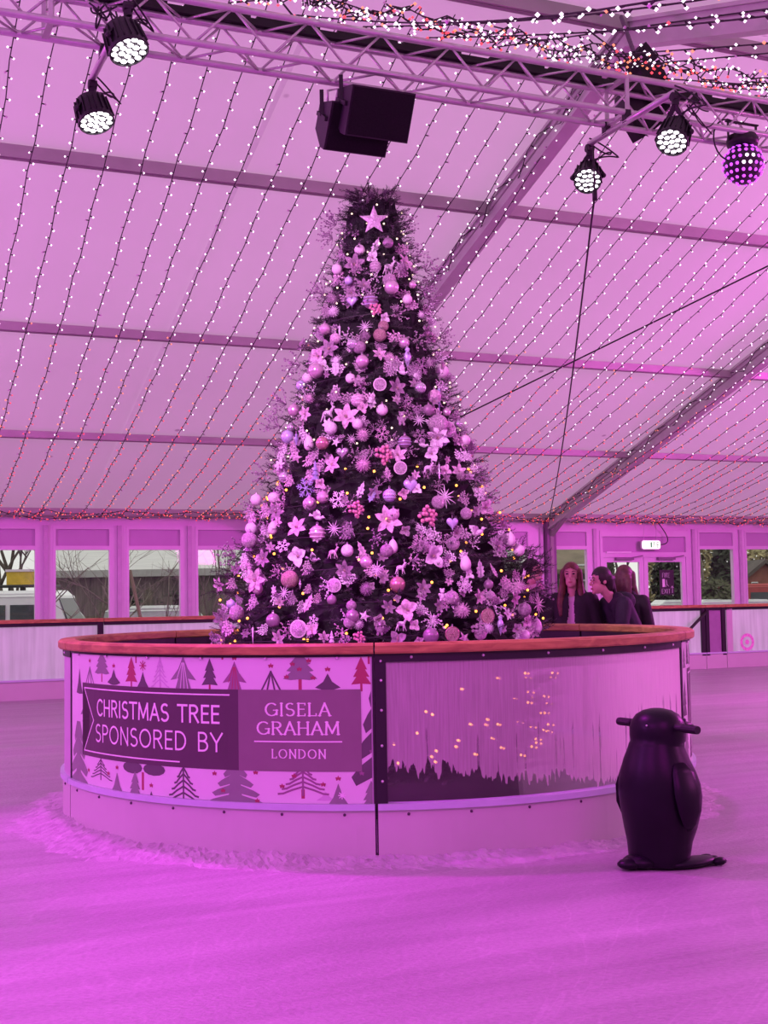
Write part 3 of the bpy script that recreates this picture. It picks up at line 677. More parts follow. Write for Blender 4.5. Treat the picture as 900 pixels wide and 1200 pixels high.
for k, (a, b, kd) in enumerate(bseg):
    e = empty('rink_barrier_panel', W((a + b) / 2, VB, 0), bl[k], 'barrier', 'straight panels of the far rink barrier'); c = (a + b) / 2; L = b - a - .012
    x = MB(); x.box(W(c, VB + .01, .14), (L, .08, .28), AX); kp = x.build('kick_plate', kick_m, e)
    x = MB(); x.box(W(c, VB + .02, .295), (L, .10, .03), AX); x.build('lip', lip_m, kp)
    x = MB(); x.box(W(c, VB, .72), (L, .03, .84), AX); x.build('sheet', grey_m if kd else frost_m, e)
    x = MB(); x.box(W(c, VB + .005, 1.145), (L, .06, .055), AX); x.build('top_strip', black, e)
    x = MB(); x.box(W(c, VB + .0, 1.2), (L, .14, .055), AX); x.build('rail', rail_m, e)
    x = MB(); x.box(W(b - .05, VB + .015, .70), (.09, .07, .9), AX); x.build('end_post', blackm if (k in (1, 6, 7)) else kick_m, e)
    if k == 7:
        x = MB(); x.box(W(a + .05, VB + .015, .70), (.08, .07, .9), AX); x.build('end_post', blackm, e)
        x = MB(); x.bar(W(a + .02, VB + .08, 1.1), W(a - .75, VB + .55, .78), .04, .04); x.build('brace', blackm, e)
    if k == 8:
        x = MB(); x.box(W(a + .1, VB + .02, .72), (.14, .03, .84), AX); x.build('edge_cover', kick_m, e)
        x = MB(); p = W(wall_at(875, 755, VB)[0], VB + .018, .48)
        x.add([p + (WD * cos(t) + Vector((0, 0, 1)) * sin(t)) * r for r in (.17, .11) for t in [2 * PI * i / 24 for i in range(24)]], [(i, (i + 1) % 24, 24 + (i + 1) % 24, 24 + i) for i in range(24)])
        x.add([p + (WD * cos(t) + Vector((0, 0, 1)) * sin(t)) * .05 for t in [2 * PI * i / 12 for i in range(12)]], [tuple(range(12))])
        x.build('pink_ring_mark', mat('blurred_pink_mark', (.85, .40, .66), .6, var=.2, scale=30), e)

# ================================================================== TRUSS AND WHAT HANGS FROM IT
VT = 13.2; TA = .30
_, ZT = wall_at(450, 86, VT)
UT0, UT1 = -9.0, 27.0
e = empty('lighting_truss', W(9, VT - TA / 2, ZT), 'aluminium box truss running right across below the ridge', 'truss')
for v, z in ((VT, ZT), (VT - TA, ZT), (VT, ZT + TA), (VT - TA, ZT + TA)):
    c = MB(); c.tube([W(UT0, v, z), W(UT1, v, z)], .026, 10); c.build('chord', alu, e, True)
for nm, P, Q in (('lattice', (VT, ZT), (VT - TA, ZT)), ('lattice', (VT, ZT + TA), (VT, ZT)), ('lattice', (VT - TA, ZT + TA), (VT - TA, ZT)), ('lattice', (VT, ZT + TA), (VT - TA, ZT + TA))):
    c = MB(); u = UT0; k = 0
    while u < UT1 - .3:
        a, b = (P, Q) if k % 2 == 0 else (Q, P)
        c.tube([W(u, *a), W(u + .29, *b)], .010, 5); u += .29; k += 1
    c.build(nm, alu, e, True)
for u in [wall_at(x, 120, VT)[0] for x in (60, 735)]:
    c = MB()
    for k, (p, q) in enumerate((((VT, ZT), (VT - TA, ZT)), ((VT, ZT + TA), (VT, ZT)), ((VT - TA, ZT + TA), (VT - TA, ZT)), ((VT, ZT + TA), (VT - TA, ZT + TA)))):
        c.bar(W(u, *p), W(u, *q), .045, .03)
    c.build('joint_frame', alu, e)
m = MB(); m.box(W(9, VT - TA - .01, ZT + TA + .045), (36, .15, .05), AX)
for k in range(60): m.box(W(-8.8 + .6 * k + R_.uniform(-.1, .1), VT - TA, ZT + TA + .085), (.5, .10, .03), AX)
tag(m.build('cable_tray', mat('black_cable_loom', (.010, .008, .011), .7, var=.3)), 'black cable loom laid along the top of the truss', 'cable tray')
# slings up to the ridge
for u in (3.2, UW1 - .5, 12.3):
    m = MB(); m.tube([W(u, VT - TA / 2, ZT + TA), W(u, VR, zroof(VR) - .2)], .008, 6)
    tag(m.build('suspension_sling', wire_m, None, True), {3.2: 'thin sling holding up the left length of the truss', 12.3: 'thin sling holding up the truss beyond the right edge'}.get(u, 'thin sling holding up the truss beside the two black speakers'), 'sling', 'slings holding the truss')

def pipe(px0, py0, px1, py1, label):
    z = ZT - .075
    a = floor_at(px0, py0, z); b = floor_at(px1, py1, z); c = (a + b) / 2
    u, v = c.dot(WD), c.dot(WN) + D0; Ln = max(.9, (b - a).dot(WN) * (1 if (b - a).dot(WN) > 0 else -1)); a = W(u, v - Ln / 2, z); b = W(u, v + Ln / 2, z)
    e = empty('lighting_pipe', (a + b) / 2, label, 'pipe', 'short pipes clamped across the truss')
    m = MB(); m.tube([a, b], .026, 12); m.build('tube', alu, e, True)
    for vv in (VT, VT - TA):
        q = MB(); q.box(W(u, vv, z + .04), (.05, .06, .10), AX); q.build('clamp', blackm, e)
    return a, b
PL = pipe(110, 92, 140, 24, 'short pipe clamped under the truss holding the two left spotlights')
PR = pipe(685, 168, 797, 109, 'short pipe clamped under the truss holding the two right spotlights')

lens_m = mat('lit_led_lens', (1, 1, 1), .3, emis=(1, .90, 1), estr=6, sample=False)
def par_can(label, top, ctr, aim, r=.118):
    """top: where the clamp grips, ctr: middle of the lamp body"""
    e = empty('stage_spotlight', top, label, 'spotlight', 'led spotlights hanging from the truss')
    d = Vector(aim).normalized(); ax = d.orthogonal().normalized()
    rt = d.cross(Vector((0, 0, 1))).normalized(); upv = rt.cross(d)
    M = Matrix.Translation(ctr) @ Matrix((rt, upv, d)).transposed().to_4x4()
    h = MB(); h.lathe([(r * .62, -.125), (r * .82, -.115), (r * .88, -.07), (r * .98, .06), (r, .065), (r, .088), (r * .93, .09), (r * .93, .074)], 24, 0, M)
    for k in range(18):
        t = 2 * PI * k / 18; p = Vector((cos(t), sin(t), 0)); h.bar(M @ (p * r * .90 + Vector((0, 0, -.095))), M @ (p * r * 1.0 + Vector((0, 0, .055))), .006, .022, up=(M.to_3x3() @ p))
    hs = h.build('housing', black, e, False)
    ln = MB()
    spots = [(0, 0)] + [(.38 * cos(t), .38 * sin(t)) for t in [PI / 3 * k for k in range(6)]] + [(.74 * cos(t), .74 * sin(t)) for t in [PI / 6 * k + .2 for k in range(12)]]
    f = MB(); f.lathe([(r * .93, .070), (r * .93, .076)], 24, 0, M); f.build('face', black, hs)
    for x, y in spots:
        q = MB(); q.ball(M @ Vector((x * r, y * r, .078)), r * .168, 8, 0, (1, 1, .5)); q.build('led', lens_m, hs, True)
    y = MB(); s1 = M @ Vector((r + .015, 0, 0)); s2 = M @ Vector((-r - .015, 0, 0)); neck = top + (Vector(ctr) - top) * .22
    for s in (s1, s2):
        y.bar(s, s.lerp(neck, .75) , .035, .008, up=d); y.bar(s.lerp(neck, .75), neck, .04, .012, up=d); y.ball(s, .022, 8)
    y.build('yoke', blackm, e)
    c = MB(); c.box(top + Vector((0, 0, -.02)), (.05, .05, .09)); c.tube([top + Vector((0, 0, .0)) - WD * .03, top + WD * .03], .036, 10); c.bar(top, neck, .03, .03); c.build('clamp', blackm, e)
    k_ = MB(); st = M @ Vector((0, r * .3, -.105))
    for j in range(2):
        side = rt * (-.16 - .05 * j)
        pts = [st + (top + Vector((0, 0, .05)) - st) * t + side * sin(PI * t) * (1.2) + Vector((0, 0, .05 * sin(2 * PI * t + j))) for t in [i / 12 for i in range(13)]]
        k_.tube(pts, .007, 5)
    k_.build('cable', black, e, True)
    return e
def inplane(px, py, v): u, z = wall_at(px, py, v); return W(u, v, z)
vl0, vl1 = (PL[0].dot(WN) + D0), (PL[1].dot(WN) + D0)
vr0, vr1 = (PR[0].dot(WN) + D0), (PR[1].dot(WN) + D0)
par_can('lower left spotlight at the far end of the left pipe, black cables looped beside it', PL[0] + Vector((0, 0, -.05)), inplane(110, 133, vl0), (.30, -.26, -.92), .132)
par_can('upper left spotlight hanging close under the truss, tilted down to the right', inplane(150, 8, vl1), inplane(147, 49, vl1), (.34, -.24, -.91), .135)
par_can('spotlight hanging left of the right pipe, its round lit face towards the ice', PR[0] + Vector((0, 0, -.04)), inplane(689, 207, vr0), (-.16, -.72, -.68), .118)
par_can('spotlight hanging below the near end of the right pipe, beside the led ball', PR[1] + Vector((0, 0, -.04)), inplane(790, 159, vr1), (-.36, -.50, -.79), .125)
# tangle of leads where the left lamps meet the truss
m = MB()
for k in range(9):
    p = inplane(R_.uniform(98, 150), R_.uniform(-4, 20), VT + .05); q = inplane(R_.uniform(108, 165), R_.uniform(5, 30), VT + .1); mid = (p + q) / 2 + Vector((R_.uniform(-.1, .1), R_.uniform(-.1, .1), R_.uniform(-.22, -.04)))
    m.tube([p * (1 - t) ** 2 + mid * 2 * t * (1 - t) + q * t * t for t in [i / 10 for i in range(11)]], .007, 5)
tag(m.build('cable_tangle', black, None, True), 'tangle of black leads wrapped round the truss above the left spotlights', 'cable')
m = MB()
for k in range(5):
    p = inplane(R_.uniform(800, 812), R_.uniform(118, 130), VT + .1); q = inplane(R_.uniform(815, 862), R_.uniform(120, 160), VT + .05); mid = (p + q) / 2 + Vector((0, 0, R_.uniform(-.2, -.02)))
    m.tube([p * (1 - t) ** 2 + mid * 2 * t * (1 - t) + q * t * t for t in [i / 10 for i in range(11)]], .006, 5)
tag(m.build('cable_tangle', black, None, True), 'black leads strung from the right pipe to the led ball', 'cable')

# the two loudspeakers
def speaker(label, px, py, v, w, h, dep, tilt):
    c = inplane(px, py, v); n = WN * cos(tilt) - Vector((0, 0, sin(tilt))); upv = Vector((0, 0, cos(tilt))) + WN * sin(tilt)
    e = empty('loudspeaker', c, label, 'loudspeaker', 'pair of black loudspeakers under the truss')
    prof = [(0, h / 2), (-dep, h * .30), (-dep, -h * .24), (-dep * .35, -h / 2), (0, -h / 2)]
    m = MB(); m.poly([c - WD * (w / 2) + n * a + upv * b for a, b in prof], WD * w); m.build('cabinet', mat('speaker_cabinet', (.020, .016, .022), .55, var=.15, bump=.15, bscale=120), e)
    m = MB(); m.poly([c + WD * (-w / 2 + .012) + n * .004 + upv * (-h / 2 + .012), c + WD * (w / 2 - .012) + n * .004 + upv * (-h / 2 + .012), c + WD * (w / 2 - .012) + n * .004 + upv * (h / 2 - .012), c + WD * (-w / 2 + .012) + n * .004 + upv * (h / 2 - .012)], n * .010)
    m.build('grille', mat('speaker_grille', (.008, .007, .009), .75, var=.3, scale=90, spec=.2), e)
    m = MB(); q = c - WD * (w / 2 + .012) - n * dep * .5 + upv * h * .1
    m.bar(q - n * .10, q + n * .10, .02, .03); m.bar(q, q + Vector((0, 0, .2)), .012, .03); m.build('rigging_bracket', blackm, e)
    return c, n, upv
speaker('upper speaker hung directly under the truss, its sloping face turned to the ice', 446, 134, VT + .20, .50, .36, .30, rad(28))
speaker('lower speaker tucked behind and below the other, handle frame on its left', 421, 152, VT - .02, .50, .36, .26, rad(33))
m = MB(); a = inplane(384, 118, VT - .02); b = inplane(394, 118, VT - .02); c = inplane(384, 106, VT - .02); d = inplane(396, 104, VT - .02)
m.tube([a, c, d, b], .010, 6); tag(m.build('rigging_frame', alu, None, True), 'small bent metal frame left of the lower speaker', 'bracket')

# led ball
c = inplane(871, 193, VT - .1); rb = .172
e = empty('led_mirror_ball', c + Vector((0, 0, .26)), 'black ball studded with purple and white leds hanging under the truss', 'disco ball')
m = MB(); m.ball(c, rb, 28); bs = m.build('ball', mat('ball_shell', (.03, .008, .035), .35, var=.2), e, True)
pl_m = mat('purple_led', (.6, .1, .8), .3, emis=(.55, .08, .85), estr=1.6, sample=False); wl_m = mat('white_led', (1, 1, 1), .3, emis=(1, .75, 1), estr=3, sample=False)
for i in range(1, 9):
    t = PI * i / 9; n = max(4, int(20 * sin(t)))
    for j in range(n):
        a = 2 * PI * (j + .5 * (i % 2)) / n; d = Vector((sin(t) * cos(a), sin(t) * sin(a), cos(t)))
        if d.y > .35: continue
        q = MB(); q.ball(c + d * rb * .985, .0165, 6); q.build('led', wl_m if d.y < -.85 and abs(d.x - .02) < .28 and -.42 < d.z < .2 else pl_m, bs, True)
m = MB(); m.lathe([(.05, .16), (.13, .165), (.14, .20), (.13, .25), (.06, .26)], 16, 0, Matrix.Translation(c)); m.build('base', black, e, True)
m = MB()
for s in (-1, 1): m.bar(c + WD * .15 * s + Vector((0, 0, .20)), c + WD * .15 * s + Vector((0, 0, .36)), .03, .012)
m.box(c + Vector((0, 0, .365)), (.34, .03, .012), AX); m.build('yoke', blackm, e)
m = MB(); q = inplane(843, 165, VT); m.tube([q + WD * (.16 * cos(t) + .1) + Vector((0, 0, .18 * sin(t) + .02)) for t in [2 * PI * i / 16 * .8 + 1 for i in range(17)]], .007, 5); m.build('cable', black, e, True)

# black chain bag and motor by the joint of the truss
e = empty('chain_hoist', inplane(752, 90, VT - .4), 'black chain hoist with hanging curved bag at the truss joint', 'hoist')
pts = [inplane(x, y, VT - .42) for x, y in ((743, 62), (756, 78), (765, 98), (768, 118), (764, 132), (752, 142), (740, 150))]
m = MB()
for a, b in zip(pts[:-1], pts[1:]): m.bar(a, b + (b - a) * .12, .24, .13, up=WN)
m.build('chain_bag', mat('black_bag_cloth', (.012, .010, .013), .8, var=.3, bump=.2, bscale=30), e)
m = MB(); m.box(inplane(737, 120, VT - .45), (.16, .2, .26), AX); m.build('motor', blackm, e)
m = MB(); m.tube([inplane(728, 20, VT - .9), pts[0]], .02, 8); m.build('chain', steel_d, e)
# thin cables
m = MB(); a = inplane(697, 228, VT - .3); b = W(UW2 - .12, .3, 3.0)
m.tube([inplane(695, 172, VT - .3), a], .008, 6); m.tube([a + (b - a) * t + Vector((0, 0, -.25 * sin(PI * t))) for t in [i / 16 for i in range(17)]], .009, 6)
m.tube([a + Vector((0, 0, -.05)), a + Vector((0, 0, .04))], .022, 6)
tag(m.build('hanging_cable', wire_m, None, True), 'thin cable dropping from the right spotlight to the right column', 'cable')
def roof_at(px, py, drop):                              # where the ray meets the far slope lowered by drop
    d = ray(px, py); v = ZE - drop + TS * D0; t = (v - CH) / (d.z - TS * d.dot(WN))
    return Vector((0, 0, CH)) + d * t
m = MB(); a = roof_at(500, 508, .32); b = roof_at(985, 270, .32)
m.tube([a, b], .011, 6); tag(m.build('bracing_wire', wire_m, None, True), 'thin bracing wire slanting across the roof right of the tree', 'wire')

# ================================================================== FAIRY LIGHT STRINGS
wb_m = mat('white_fairy_bulb', (1, 1, 1), .4, emis=(1, .90, 1), estr=1.7, sample=False)
rb_m = mat('red_fairy_bulb', (1, .2, .15), .4, emis=(1, .07, .09), estr=1.1, sample=False)
ob_m = mat('orange_fairy_bulb', (1, .4, .2), .4, emis=(1, .28, .12), estr=1.2, sample=False)
db_m = mat('unlit_fairy_bulb', (.75, .55, .72), .4)
BULBS = [wb_m, rb_m, ob_m, db_m]
def lights(name, pts, n, redf, label, group, r=.0125, stem=.035, cr=.0055, jit=0, side=None, seed=0):
    """pts: path; n bulbs along it; redf(t) share of red"""
    rn = random.Random(seed)
    m = MB(); m.tube(pts, cr, 4, cap=False)
    seg = [(b - a).length for a, b in zip(pts[:-1], pts[1:])]; tot = sum(seg)
    bb = MB()
    for k in range(n):
        t = (k + .5 + rn.uniform(-.25, .25)) / n; d = t * tot; i = 0
        while i < len(seg) - 1 and d > seg[i]: d -= seg[i]; i += 1
        p = pts[i].lerp(pts[i + 1], d / seg[i]); dr = (pts[i + 1] - pts[i]).normalized()
        sd = (side or WD) * (1 if k % 2 else -1) * rn.uniform(.6, 1) + Vector((rn.uniform(-1, 1), rn.uniform(-1, 1), rn.uniform(-1.2, .3))) * .45
        sd = (sd - dr * sd.dot(dr) * .5).normalized() * stem
        q = p + sd + Vector((rn.uniform(-jit, jit), rn.uniform(-jit, jit), rn.uniform(-jit, jit)))
        m.bar(p, p.lerp(q, .8), .009, .009)
        x = rn.random(); rf = redf(t)
        bb.octa(q, r * rn.uniform(.85, 1.15), 3 if x > .93 else (1 if rn.random() < rf * .86 else 2) if x < rf else 0)
    o = m.build(name, wire_m); tag(o, label, 'string lights', group)
    b = bb.build('bulbs', BULBS, o); b['kind'] = 'stuff'
    return o
us = 1.05; k = 0; SP = .345
while us < 19.6:
    k += 1; ju = R_.uniform(-.05, .05); sg = R_.uniform(.03, .10)
    pts = []
    sg = R_.uniform(.42, .60)
    for i in range(29):
        t = i / 28; v = .12 + (VR - .3) * t
        pts.append(W(us + ju * sin(PI * t) + .010 * sin(i * 2.1 + k), v, zroof(v) - .13 - sg * 4 * t * (1 - t) * (1 - .35 * t) + .008 * sin(i * 3.3 + k)))
    lights('fairy_light_string', pts, 98, lambda t: .0 if t > .60 else min(.96, (.60 - t) * 3.0), 'string of fairy lights on the far roof slope, %s from the left' % ordw(k), 'fairy light strings down the far roof slope', seed=k)
    us += SP
us = 2.7; k = 0
while us < 9.4:
    k += 1; sg = R_.uniform(.1, .32); dz = R_.uniform(-.12, .16)
    pts = [W(us + .35 * sin(i * .2) * 0, 12.75 + 9.0 * i / 24, 5.98 + dz * 0 - TS * 9.0 * (i / 24) - sg * sin(PI * i / 24) + dz * sin(PI * i / 24)) for i in range(25)]
    lights('fairy_light_string', pts, 74, lambda t: .9 if t < .03 else .06, 'string of fairy lights over the near side of the truss, %s from the left' % ordw(k), 'fairy light strings on the near roof slope', seed=100 + k, side=Vector((0, 0, -1)) * .0 + WD)
    us += .55
# bright heap of string ends along the truss top
def bundle(name, u0, u1, n, spread, label, seed, redf, v0=VT + .02, z0=None):
    rn = random.Random(seed); z0 = ZT + TA + .12 if z0 is None else z0
    pts = [W(u0 + (u1 - u0) * i / 60, v0 + rn.uniform(-1, 1) * spread * .5, z0 + rn.uniform(-1, 1) * spread) for i in range(61)]
    lights(name, pts, n, redf, label, 'fairy light bundles', r=.0135, stem=.05, jit=spread, seed=seed)
bundle('fairy_light_bundle', 1.9, 9.5, 420, .05, 'thick bundle of red and white fairy lights along the top of the truss', 301, lambda t: .55 + .3 * sin(t * 23))
bundle('fairy_light_bundle', 3.0, 9.5, 240, .05, 'second bundle of mostly white fairy lights just above the truss', 302, lambda t: .25, z0=ZT + TA + .19)
for k, (v, dz, lab) in enumerate(((.16, .0, 'dense red fairy lights along the far eave, lower run'), (.36, .0, 'dense red fairy lights along the far eave, upper run'))):
    rn = random.Random(400 + k)
    pts = [W(1.4 + 18.4 * i / 90, v + rn.uniform(-.05, .05), zroof(v) - .14 + rn.uniform(-.05, .03)) for i in range(91)]
    lights('fairy_light_run', pts, 330, lambda t: .93, lab, 'red fairy light runs at the eave', r=.0125, stem=.03, jit=.03, seed=410 + k)
# lights wound along the two visible roof beams
for k, (u, lab) in enumerate(((UW1, 'white fairy lights wound along the roof beam behind the tree'), (UW2, 'red and white fairy lights wound along the right roof beam'))):
    pts = [W(u - .09 + .05 * sin(i * 1.3), .3 + 11.2 * i / 60, zroof(.3 + 11.2 * i / 60) - .13 + .08 * cos(i * 1.3)) for i in range(61)]
    lights('fairy_light_string', pts, 100, lambda t: max(0, .9 - 2.2 * t), lab, 'fairy lights wound along roof beams', r=.012, stem=.03, jit=.02, seed=500 + k)

# ================================================================== THE CHRISTMAS TREE
TC = RC.copy()
prof_px = [(226, 20), (234, 29), (250, 35), (275, 40), (300, 45), (325, 52), (350, 61), (375, 69), (400, 76), (425, 83), (450, 92), (475, 100), (500, 107), (525, 115), (550, 124), (575, 134), (600, 146), (625, 157), (650, 167), (675, 176), (700, 184), (725, 190), (750, 195)]
PR_ = sorted((at(441, y, TC.y).z, hw * TC.y / F * 1.055) for y, hw in prof_px)
PR_ = [(.28, PR_[0][1] * .92), (.75, PR_[0][1] * 1.02)] + [p for p in PR_ if p[0] > .8]
ZTOP = PR_[-1][0]
def rtree(z):
    if z <= PR_[0][0]: return PR_[0][1]
    for (a, ra), (b, rb2) in zip(PR_[:-1], PR_[1:]):
        if z <= b: return ra + (rb2 - ra) * (z - a) / (b - a)
    return max(.02, PR_[-1][1] * (1 - (z - ZTOP) / .06))
TX = at(441, 500, TC.y).x
TAX = Vector((TX, TC.y, 0))
tree = empty('christmas_tree', TAX, 'tall dark artificial christmas tree standing inside the round barrier', 'christmas tree')
leaf_d = mat('dark_fir_needles', (.030, .036, .032), .6, var=.4, scale=3)
leaf_f = mat('frosted_fir_needles', (.16, .12, .16), .6, var=.3, scale=5)
bark_m = mat('fir_stems', (.05, .035, .03), .8)
rn = random.Random(11)
V = []; FC = []; MI = []
def tri(a, b, c, m):
    n = len(V); V.extend((a, b, c)); FC.append((n, n + 1, n + 2)); MI.append(m)
def sprig(p, d, L, nn, m, nl=.04):
    d = d.normalized(); a = d.orthogonal().normalized(); b = d.cross(a)
    w = a * .004; tri(p - w, p + w, p + d * L, 2)
    for k in range(nn):
        t = .08 + .92 * k / nn; ph = k * 2.4 + rn.uniform(-.4, .4); r_ = a * cos(ph) + b * sin(ph)
        q = p + d * (L * t); l = nl * rn.uniform(.75, 1.15) * (1 - .35 * t)
        e_ = q + (r_ * .8 + d * .65) * l; w2 = (d.cross(r_)) * .0028
        tri(q - w2, q + w2, e_, m)
def branch(az, z, r_end, droop=.1):
    o = Vector((cos(az), sin(az), 0)); up_ = Vector((0, 0, 1))
    tip = TAX + o * r_end + up_ * z; root = TAX + o * r_end * .25 + up_ * (z - droop * r_end)
    dr = (tip - root).normalized(); L = (tip - root).length; sd = dr.cross(up_).normalized()
    w = sd * .006; tri(root - w, root + w, tip, 2)
    n = 4 + int(L * 5)
    for k in range(n):
        f = .42 + .56 * k / n; p = root.lerp(tip, f); s = 1 if k % 2 else -1
        m = 1 if rn.random() < .24 else 0
        sprig(p, dr + sd * s * rn.uniform(.6, 1.3) + up_ * rn.uniform(-.5, .5), rn.uniform(.08, .14), 20, m, .034)
    sprig(tip - dr * .08, dr + up_ * .15, .11, 22, 0, .034)
z = .30
while z < ZTOP + .0:
    r = rtree(z); n = int(9 + 34 * r)
    for k in range(n): branch(2 * PI * (k + rn.random()) / n, z + rn.uniform(-.05, .05), r * rn.uniform(.80, 1.02), .12)
    z += .092
for k in range(26):                                       # the bushy top
    a = rn.uniform(0, 2 * PI); q = rn.uniform(.0, .16)
    sprig(TAX + Vector((q * cos(a), q * sin(a), ZTOP - .14)), Vector((cos(a) * q * 2.2, sin(a) * q * 2.2, 1)), rn.uniform(.12, .21), 26, 0, .045)
for px, py in ((636, 655), (624, 648), (612, 660), (640, 664), (628, 672), (618, 640), (640, 690), (632, 668), (606, 655), (262, 668), (252, 690), (630, 650), (616, 668), (610, 648), (634, 660)):
    t = at(px, py, TC.y + rn.uniform(-.25, .1)); b = TAX + (t - TAX) * .6; b.z = t.z - .12; d = t - b
    for k in range(9): sprig(b + d * (.4 + .07 * k), d.normalized() + Vector((rn.uniform(-.7, .7), rn.uniform(-.7, .7), rn.uniform(-.6, .6))), .14, 22, 0)
me = bpy.data.meshes.new('foliage'); me.from_pydata([v - TAX for v in V], [], FC)
for q in (leaf_d, leaf_f, bark_m): me.materials.append(q)
me.polygons.foreach_set('material_index', MI); me.update()
o = bpy.data.objects.new('foliage', me); COL.objects.link(o); o.parent = tree; o['kind'] = 'stuff'
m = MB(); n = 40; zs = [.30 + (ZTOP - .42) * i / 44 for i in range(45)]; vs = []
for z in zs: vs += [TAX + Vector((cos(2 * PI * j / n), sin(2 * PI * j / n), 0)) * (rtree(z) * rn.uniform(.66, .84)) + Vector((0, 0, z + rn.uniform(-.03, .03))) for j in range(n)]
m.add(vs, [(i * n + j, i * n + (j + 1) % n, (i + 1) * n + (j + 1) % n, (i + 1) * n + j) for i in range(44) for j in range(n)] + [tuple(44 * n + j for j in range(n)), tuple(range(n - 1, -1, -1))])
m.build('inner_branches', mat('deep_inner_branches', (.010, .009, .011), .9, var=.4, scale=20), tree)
m = MB(); m.tube([TAX + Vector((0, 0, .03)), TAX + Vector((0, 0, .5))], .07, 12); m.build('trunk', bark_m, tree, True)
m = MB(); m.lathe([(1.02, .02), (1.0, .24), (.94, .30), (.08, .34)], 28, 0, Matrix.Translation(TAX)); m.build('stand', black, tree, True)

def tree_pt(px, py, out=.02):
    d = ray(px, py); Y = TC.y - .8
    for _ in range(30):
        p = Vector((0, 0, CH)) + d * (Y / d.y); r = rtree(p.z) * .97; dx = p.x - TX
        Yn = TC.y - (math.sqrt(r * r - dx * dx) if abs(dx) < r else 0)
        Y = Y * .4 + Yn * .6
    p = Vector((0, 0, CH)) + d * (Y / d.y); o = p - TAX; o.z = 0
    if o.length > 1e-3: p = p + o.normalized() * out
    return p, math.atan2(o.x, -o.y)

# ---- decorations: one of each kind is modelled, facing -Y, about 1 unit in radius
pearl = mat('pearl_paint', (.78, .66, .74), .42, var=.04, coat=.3)
shiny = mat('blush_metallic', (.80, .58, .72), .16, metal=.65, var=.05)
dusky = mat('dusky_glass', (.34, .22, .32), .22, metal=.3, var=.15)
lilac = mat('lilac_gloss', (.60, .56, .82), .2, metal=.3, var=.08)
copper = mat('copper_gloss', (.62, .32, .36), .15, metal=.6, var=.1)
silver = mat('silver_gloss', (.80, .78, .84), .12, metal=.8, var=.04)
glit = mat('pale_glitter', (.64, .50, .60), .4, metal=.4, var=.55, scale=9, bump=.9, bscale=22)
gold = mat('gold_glitter', (.50, .34, .32), .4, metal=.4, var=.5, scale=8, bump=.8, bscale=20)
bluef = mat('ice_blue_glitter', (.46, .48, .76), .4, metal=.3, var=.35, scale=60, bump=.6, bscale=120)
whitef = mat('frost_white', (.78, .70, .78), .55, var=.25, scale=4, bump=.4, bscale=25)
pinkf = mat('pink_fabric_petal', (.70, .48, .62), .6, var=.42, scale=3.2, bump=.6, bscale=20)
duskf = mat('dusky_petal', (.36, .24, .34), .6, var=.45, scale=3.2, bump=.6, bscale=20)
berry = mat('berry_red_pink', (.66, .26, .38), .3, var=.2, scale=20)
twig_m = mat('frosted_twig', (.36, .25, .35), .65, var=.45, scale=5)
cap_m = mat('ornament_cap', (.62, .55, .62), .3, metal=.8)
PROTO = {}
def petal(m, d, up_, L, w, cup=.15, mi=0, n=5):
    d = Vector(d).normalized(); up_ = Vector(up_); s = d.cross(up_).normalized(); vs = []
    for i in range(n + 1):
        t = i / n; wd_ = w * sin(PI * min(1, .12 + t * .88)) ** .8 * (1 if t < .99 else 0); c = d * (L * t) + up_ * (cup * L * math.sin(t * PI * .9))
        vs += [c - s * wd_ + up_ * .05 * L * 0, c + up_ * (-.06 * L), c + s * wd_]
    m.add(vs, [(i * 3 + j, i * 3 + j + 1, i * 3 + 4 + j, i * 3 + 3 + j) for i in range(n) for j in range(2)], mi)
def cap_on(root, z, r=.16):
    c = MB(); c.lathe([(r, z - .05), (r, z + .12), (r * .5, z + .14)], 10); 
    c.tube([(r * .8 * cos(t), 0, z + .26 + r * .8 * sin(t)) for t in [2 * PI * i / 10 for i in range(11)]], .03, 5, cap=False)
    return c
